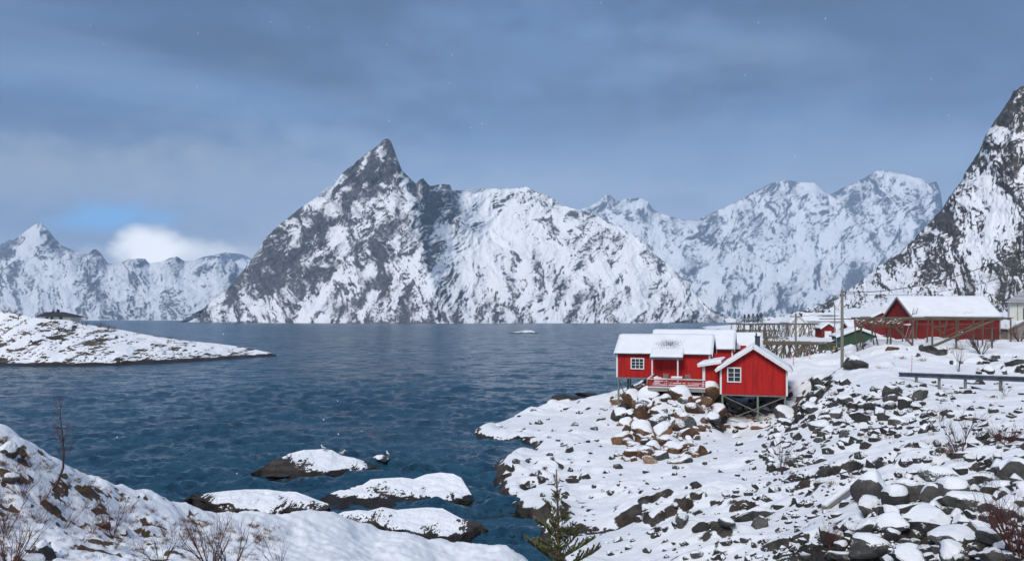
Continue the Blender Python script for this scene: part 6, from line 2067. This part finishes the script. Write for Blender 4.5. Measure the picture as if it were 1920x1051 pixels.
def needle_branch(seed):
    r = random.Random(seed)
    w, nb_ = MB(), MB()

    def spray(p, d, L, rr, dep):
        n = 7
        pts = [p]
        for i in range(n):
            d = (d + Vector((r.uniform(-.1, .1), r.uniform(-.1, .1), 0.05))).normalized()
            pts.append(pts[-1] + d * L / n)
        w.tube(pts, [rr * (1 - .7 * i / n) for i in range(n + 1)], 4, cap=False)
        for i in range(1, n + 1):
            for s in range(11):
                q = pts[i - 1].lerp(pts[i], r.random())
                a = Vector((r.uniform(-1, 1), r.uniform(-1, 1), r.uniform(-.35, 1))).normalized()
                e = (a + d * 0.9).normalized()
                ln = 0.055 * r.uniform(.8, 1.3)
                t = e.cross(Vector((0.3, 0.2, 1))).normalized() * 0.015
                nb_.add([q - t, q + t, q + e * ln + t * .3, q + e * ln - t * .3], [(0, 1, 2, 3)])
            if dep and i > 1 and i < n:
                for s in (-1, 1):
                    sd_ = (d + Vector((-d.y, d.x, 0)) * s * r.uniform(.8, 1.2) + Vector((0, 0, .1))).normalized()
                    spray(pts[i], sd_, L * (0.5 - 0.05 * i) * r.uniform(.7, 1.1), rr * .6, dep - 1)
    spray(Vector((0, 0, 0)), Vector((1, 0, 0.25)).normalized(), 1.0, 0.014, 1)
    return w, nb_


def mk(b, name, mat):
    me = bpy.data.meshes.new(name)
    me.from_pydata(b.v, [], b.f)
    me.materials.append(mat)
    return me


BV = []
for i in range(4):
    w, nb_ = needle_branch(50 + i)
    BV.append((mk(w, 'branch', M_BARK), mk(nb_, 'needles', M_NEEDLE)))
nbr = 42
for i in range(nbr):
    k = i / nbr
    z = Hs * (0.10 + 0.74 * k)
    L = (Hs * 0.30) * (1 - k) ** 0.8 + 0.16
    a = i * 2.4 + rnd.uniform(-.3, .3)
    bw_, bn = BV[i % 4]
    o = bpy.data.objects.new('branch', bw_)
    COL.objects.link(o)
    o.parent = sp
    o.location = (-0.07 * k, 0, z)
    o.rotation_euler = (0, -0.10 - 0.65 * max(0, k - 0.5) + rnd.uniform(-.12, .12), a)
    s = L * rnd.uniform(.55, 1.25)
    o.scale = (s, s, s)
    q = bpy.data.objects.new('needles', bn)
    COL.objects.link(q)
    q.parent = o
for ang, L in ((2.6, 0.42), (0.6, 0.3)):
    o = bpy.data.objects.new('branch', BV[0][0]); COL.objects.link(o); o.parent = sp
    o.location = (-0.06, 0, Hs * .84); o.rotation_euler = (0, -0.75, ang); o.scale = (L, L, L)
    q = bpy.data.objects.new('needles', BV[0][1]); COL.objects.link(q); q.parent = o

# dark conifers far behind the racks
for i, (px, hp, lab) in enumerate(((1396, 12, 'leftmost dark conifer in the far row beyond the racks'), (1404, 13, 'second dark conifer in the far row'), (1412, 14, 'third dark conifer in the far row'), (1420, 13, 'fourth dark conifer in the far row'), (1427, 16, 'tallest dark conifer at the right end of the far row'))):
    Y = 420
    x = XA(px, Y)
    z = zt(601, Y)
    h = hp / F * Y + 0.8
    o = empty('conifer', (x, Y, z - 0.8), 0, lab, 'tree', 'dark conifers beyond the racks')
    MB().tube([(0, 0, -1), (0, 0, h)], [0.18, 0.03], 6).build('trunk', M_BARK, o)
    b = MB()
    r = random.Random(i)
    for j in range(420):
        t = r.random()
        zz = h * (0.08 + 0.92 * t)
        rad = (1 - t) ** 0.8 * h * 0.42 * r.uniform(.4, 1.1)
        a = r.uniform(0, 6.28)
        p = Vector((math.cos(a) * rad, math.sin(a) * rad, zz - rad * .25))
        s = 0.32
        d = Vector((math.cos(a), math.sin(a), -.4))
        u = Vector((-math.sin(a), math.cos(a), 0))
        b.add([p - u * s, p + u * s, p + d * s * 1.4 + Vector((0, 0, r.uniform(-.1, .2)))], [(0, 1, 2)])
    b.build('crown', M_DARKNEEDLE, o)

# withered grass and heather tufts
def tufts(name, label, mat, spots, seed, blades, hh, place):
    r = random.Random(seed)
    b = MB()
    for px, py, w in spots:
        c = place(px, py)
        R = w / F * c.y / 2
        for i in range(blades):
            a, q = r.uniform(0, 6.28), r.random() * R * 1.6
            p = Vector((c.x + math.cos(a) * q, c.y + math.sin(a) * q, c.z - 0.02))
            d = Vector((r.uniform(-.8, .8), r.uniform(-.8, .8), r.uniform(.3, 1))).normalized()
            L = hh * r.uniform(.5, 1.3) * c.y / 15
            t = d.cross(Vector((r.uniform(-1, 1), r.uniform(-1, 1), .1))).normalized() * 0.0022 * c.y / 15
            m_ = p + d * L * .6
            e = p + d * L + Vector((0, 0, -L * .25))
            b.add([p - t, p + t, m_ + t, m_ - t, e], [(0, 1, 2, 3), (3, 2, 4)])
    o = b.build(name, mat)
    tag(o, label, 'grass', kind='stuff')


r_ = random.Random(77)
gs1 = []
for i in range(330):
    px = r_.random() ** 1.5 * 520
    top = np.interp(px, [0, 60, 130, 200, 270, 330, 420, 520], [812, 853, 888, 918, 950, 970, 982, 985])
    py = top + r_.random() ** 1.2 * (1051 - top)
    gs1.append((px, py, r_.uniform(6, 22)))
gs1 += [(91, 883, 10), (172, 902, 14), (205, 922, 12), (150, 912, 14), (137, 928, 14), (45, 855, 12), (75, 868, 14), (62, 850, 10)]
tufts('dry_grass', 'withered ochre grass tufts poking through snow on the left bank', M_GRASS, gs1[::2], 5, 40, 0.09, bgr)
tufts('dry_heather', 'red-brown heather stalks poking through snow on the left bank', M_HEATH, gs1[1::2], 6, 36, 0.10, bgr)
gs2 = [(r_.uniform(1500, 1900), r_.uniform(735, 1040), r_.uniform(8, 26)) for i in range(36)] + [(1570, 1000, 30), (1585, 1010, 26), (1790, 845, 40), (1800, 850, 36), (1600, 668, 18), (1615, 655, 16), (1690, 672, 14), (1730, 676, 10), (1650, 690, 30), (1780, 655, 20), (1800, 655, 18)]
tufts('slope_grass', 'withered rusty grass tufts on the rubble slope', M_GRASS, gs2, 7, 40, 0.09, lambda a, b: ground_at(a, b))

# rocks on the left bank
for px, py, w, var, lab, hs in ((10, 835, 46, 3, 'brown-black rock at the left edge on the bank crest', 1.1), (118, 884, 24, 5, 'dark round rock on the bank crest behind the birch', 1.0), (192, 975, 34, 9, 'small brown rock beside the thin bank shrub', .8), (22, 888, 40, 7, 'snow-capped rock near the left edge below the crest', .9), (85, 1025, 62, 2, 'mossy dark boulder at the bottom of the left bank', 1.0), (232, 992, 24, 1, 'small dark rock half under the snow ledge', .9), (60, 1040, 46, 6, 'snow-covered stone next to the mossy boulder', .8)):
    q = bgr(px, py + w * .3)
    boulder(q, w / F * q.y / 2, var, px * .1, M_GREYROCK if var != 9 else M_BROWNROCK, lab, 'rocks on the left bank', hs, 0.1, cap=var not in (9, 5), sink=.25)

# driftwood beam on the slope
d0, d1 = ground_at(1545, 958), ground_at(1612, 912)
db = empty('driftwood_beam', d0, 0, 'long snow-covered driftwood beam lying across the lower rubble', 'beam')
up = Vector((0, 0, 0.12))
MB().bar(up, d1 - d0 + up + Vector((0, 0, .1)), 0.20, 0.15).build('beam', M_TIMBER, db)
MB().bar(up + Vector((0, 0, .11)), d1 - d0 + up + Vector((0, 0, .21)), 0.21, 0.07).build('snow_cap', M_SNOW, db)

# floating seaweed by the spruce
sw = MB()
r = random.Random(3)
for i in range(330):
    px, py = r.gauss(955, 32), r.gauss(982, 12)
    Y = F * H / (py - YH)
    x = XA(px, Y)
    a = r.uniform(0, 6.28)
    L, wd = r.uniform(.06, .2), r.uniform(.02, .05)
    c, s = math.cos(a), math.sin(a)
    z = 0.012 + r.random() * 0.02
    sw.add([(x - c * L, Y - s * L, z), (x - s * wd, Y + c * wd, z + .015), (x + c * L, Y + s * L, z), (x + s * wd, Y - c * wd, z + .01), (x, Y, z - .03)], [(0, 1, 3), (1, 2, 3), (0, 3, 4), (3, 2, 4), (2, 1, 4), (1, 0, 4)])
tag(sw.build('seaweed', mat_paint('brown_seaweed', (0.05, 0.042, 0.014), (0.09, 0.075, 0.03), 4, rough=.4, bump=0, stretch=(1, 1, 1))), 'brown seaweed floating in the shallow cove', 'seaweed', kind='stuff')

# ------------------------------------------------------------------ gulls
M_GULLW = mat_paint('white_feathers', (0.8, 0.8, 0.8), bump=0, k2=.2)
M_GULLB = mat_paint('black_back_feathers', (0.02, 0.02, 0.024), bump=0)
M_BILL = mat_paint('yellow_bill', (0.6, 0.36, 0.05), bump=0)


def gull(label, pos, rz, s=1.0, dark=True):
    o = empty('gull', pos, rz, label, 'gull', 'gulls on the islet')
    o.scale = (s, s, s)
    def loft(rings, n=10):
        b = MB()
        o0 = 0
        for (c, ry, rz_) in rings:
            for j in range(n):
                t = 2 * math.pi * j / n
                b.v.append((c[0], c[1] + ry * math.cos(t), c[2] + rz_ * math.sin(t)))
        for i in range(len(rings) - 1):
            for j in range(n):
                b.f.append((i * n + j, i * n + (j + 1) % n, (i + 1) * n + (j + 1) % n, (i + 1) * n + j))
        b.f.append(tuple(range(n)))
        b.f.append(tuple((len(rings) - 1) * n + j for j in range(n)))
        return b
    loft([((-.24, 0, .24), .02, .012), ((-.14, 0, .22), .06, .05), ((0, 0, .21), .095, .085), ((.10, 0, .235), .08, .08), ((.155, 0, .30), .05, .055), ((.175, 0, .37), .045, .05), ((.20, 0, .415), .045, .045), ((.24, 0, .41), .03, .03), ((.262, 0, .405), .012, .012)]).build('body', M_GULLW, o, True)
    for sgn in (-1, 1):
        MB().add([(.10, sgn * .085, .29), (.0, sgn * .105, .28), (-.14, sgn * .075, .265), (-.32, sgn * .01, .255), (-.12, sgn * .095, .20), (.06, sgn * .098, .21)], [(0, 1, 5), (1, 4, 5), (1, 2, 4), (2, 3, 4)]).build('wing', M_GULLB if dark else M_CONC, o)
        MB().tube([(0.01, sgn * .035, .14), (0.02, sgn * .035, 0)], .009, 5).build('leg', M_BILL, o)
        MB().add([(.01, sgn * .035, .004), (.07, sgn * .065, .002), (.075, sgn * .035, .002), (.07, sgn * .005, .002), (.03, sgn * .035, .016)], [(0, 1, 4), (1, 2, 4), (2, 3, 4), (3, 0, 4)]).build('foot', M_BILL, o)
    MB().tube([(.25, 0, .408), (.30, 0, .402), (.325, 0, .388)], [.012, .010, .003], 6).build('bill', M_BILL, o)
    for sgn in (-1, 1):
        MB().box(.222, .234, sgn * .036 - .005, sgn * .036 + .005, .42, .431).build('eye', M_GULLB, o)


_dg = bpy.context.evaluated_depsgraph_get()


def on_islet(px, py, Yg):
    """top of what stands at that spot"""
    x = XA(px, Yg)
    hit, loc, *_ = SC.ray_cast(_dg, Vector((x, Yg, 30)), Vector((0, 0, -1)))
    return loc if hit else Vector((x, Yg, 0))


gull('black-backed gull standing on top of the far islet', on_islet(607, 841, 55.6), 2.6, 1.0)
gull('pale gull low behind the right shoulder of the far islet', on_islet(641, 850, 55.4), 0.5, 0.9, False)
gull('black-backed gull standing on the small rock right of the far islet', on_islet(728, 852, 55.9), 2.2, 1.0)


# ------------------------------------------------------------------ a few snowflakes in the air
fl = MB()
r = random.Random(29)
for i in range(60):
    Y = r.uniform(6, 26)
    px, py = r.uniform(-100, 2020), r.uniform(-60, 900)
    c = P(px, py, Y)
    if c[2] < 1.5 + max(0, (px - 1200) / 1500 * Y * 0.6) or (py > 700 and px > 1000):
        continue
    a = r.uniform(0.4, 1.0) * 0.0011 * Y
    fl.add([(c[0] - a, c[1], c[2]), (c[0] + a, c[1], c[2]), (c[0], c[1] - a, c[2]), (c[0], c[1] + a, c[2]), (c[0], c[1], c[2] - a * 1.5), (c[0], c[1], c[2] + a * 1.5)],
           [(0, 2, 5), (2, 1, 5), (1, 3, 5), (3, 0, 5), (2, 0, 4), (1, 2, 4), (3, 1, 4), (0, 3, 4)])
tag(fl.build('falling_snow', M_SNOW), 'sparse snowflakes drifting in the air', 'snow', kind='stuff')

# ------------------------------------------------------------------ the snowy air
def haze():
    m = bpy.data.materials.new('snowy_air')
    m.use_nodes = True
    nt = m.node_tree
    nt.nodes.clear()
    v = nt.nodes.new('ShaderNodeVolumePrincipled')
    v.inputs['Color'].default_value = (0.52, 0.73, 1.0, 1)
    v.inputs['Density'].default_value = HAZE
    v.inputs['Anisotropy'].default_value = 0.0
    o = nt.nodes.new('ShaderNodeOutputMaterial')
    nt.links.new(v.outputs[0], o.inputs['Volume'])
    me = bpy.data.meshes.new('haze')
    b = bmesh.new()
    bmesh.ops.create_cube(b, size=1.0)
    zt, zb = 1480.0, -8.0
    for q in b.verts:
        q.co = (q.co.x * 20600, q.co.y * 20600, (zt if q.co.z > 0 else zb))
    b.to_mesh(me)
    b.free()
    me.materials.append(m)
    ob = bpy.data.objects.new('haze', me)
    COL.objects.link(ob)
    ob['kind'] = 'stuff'


HAZE = 9.5e-5
haze()
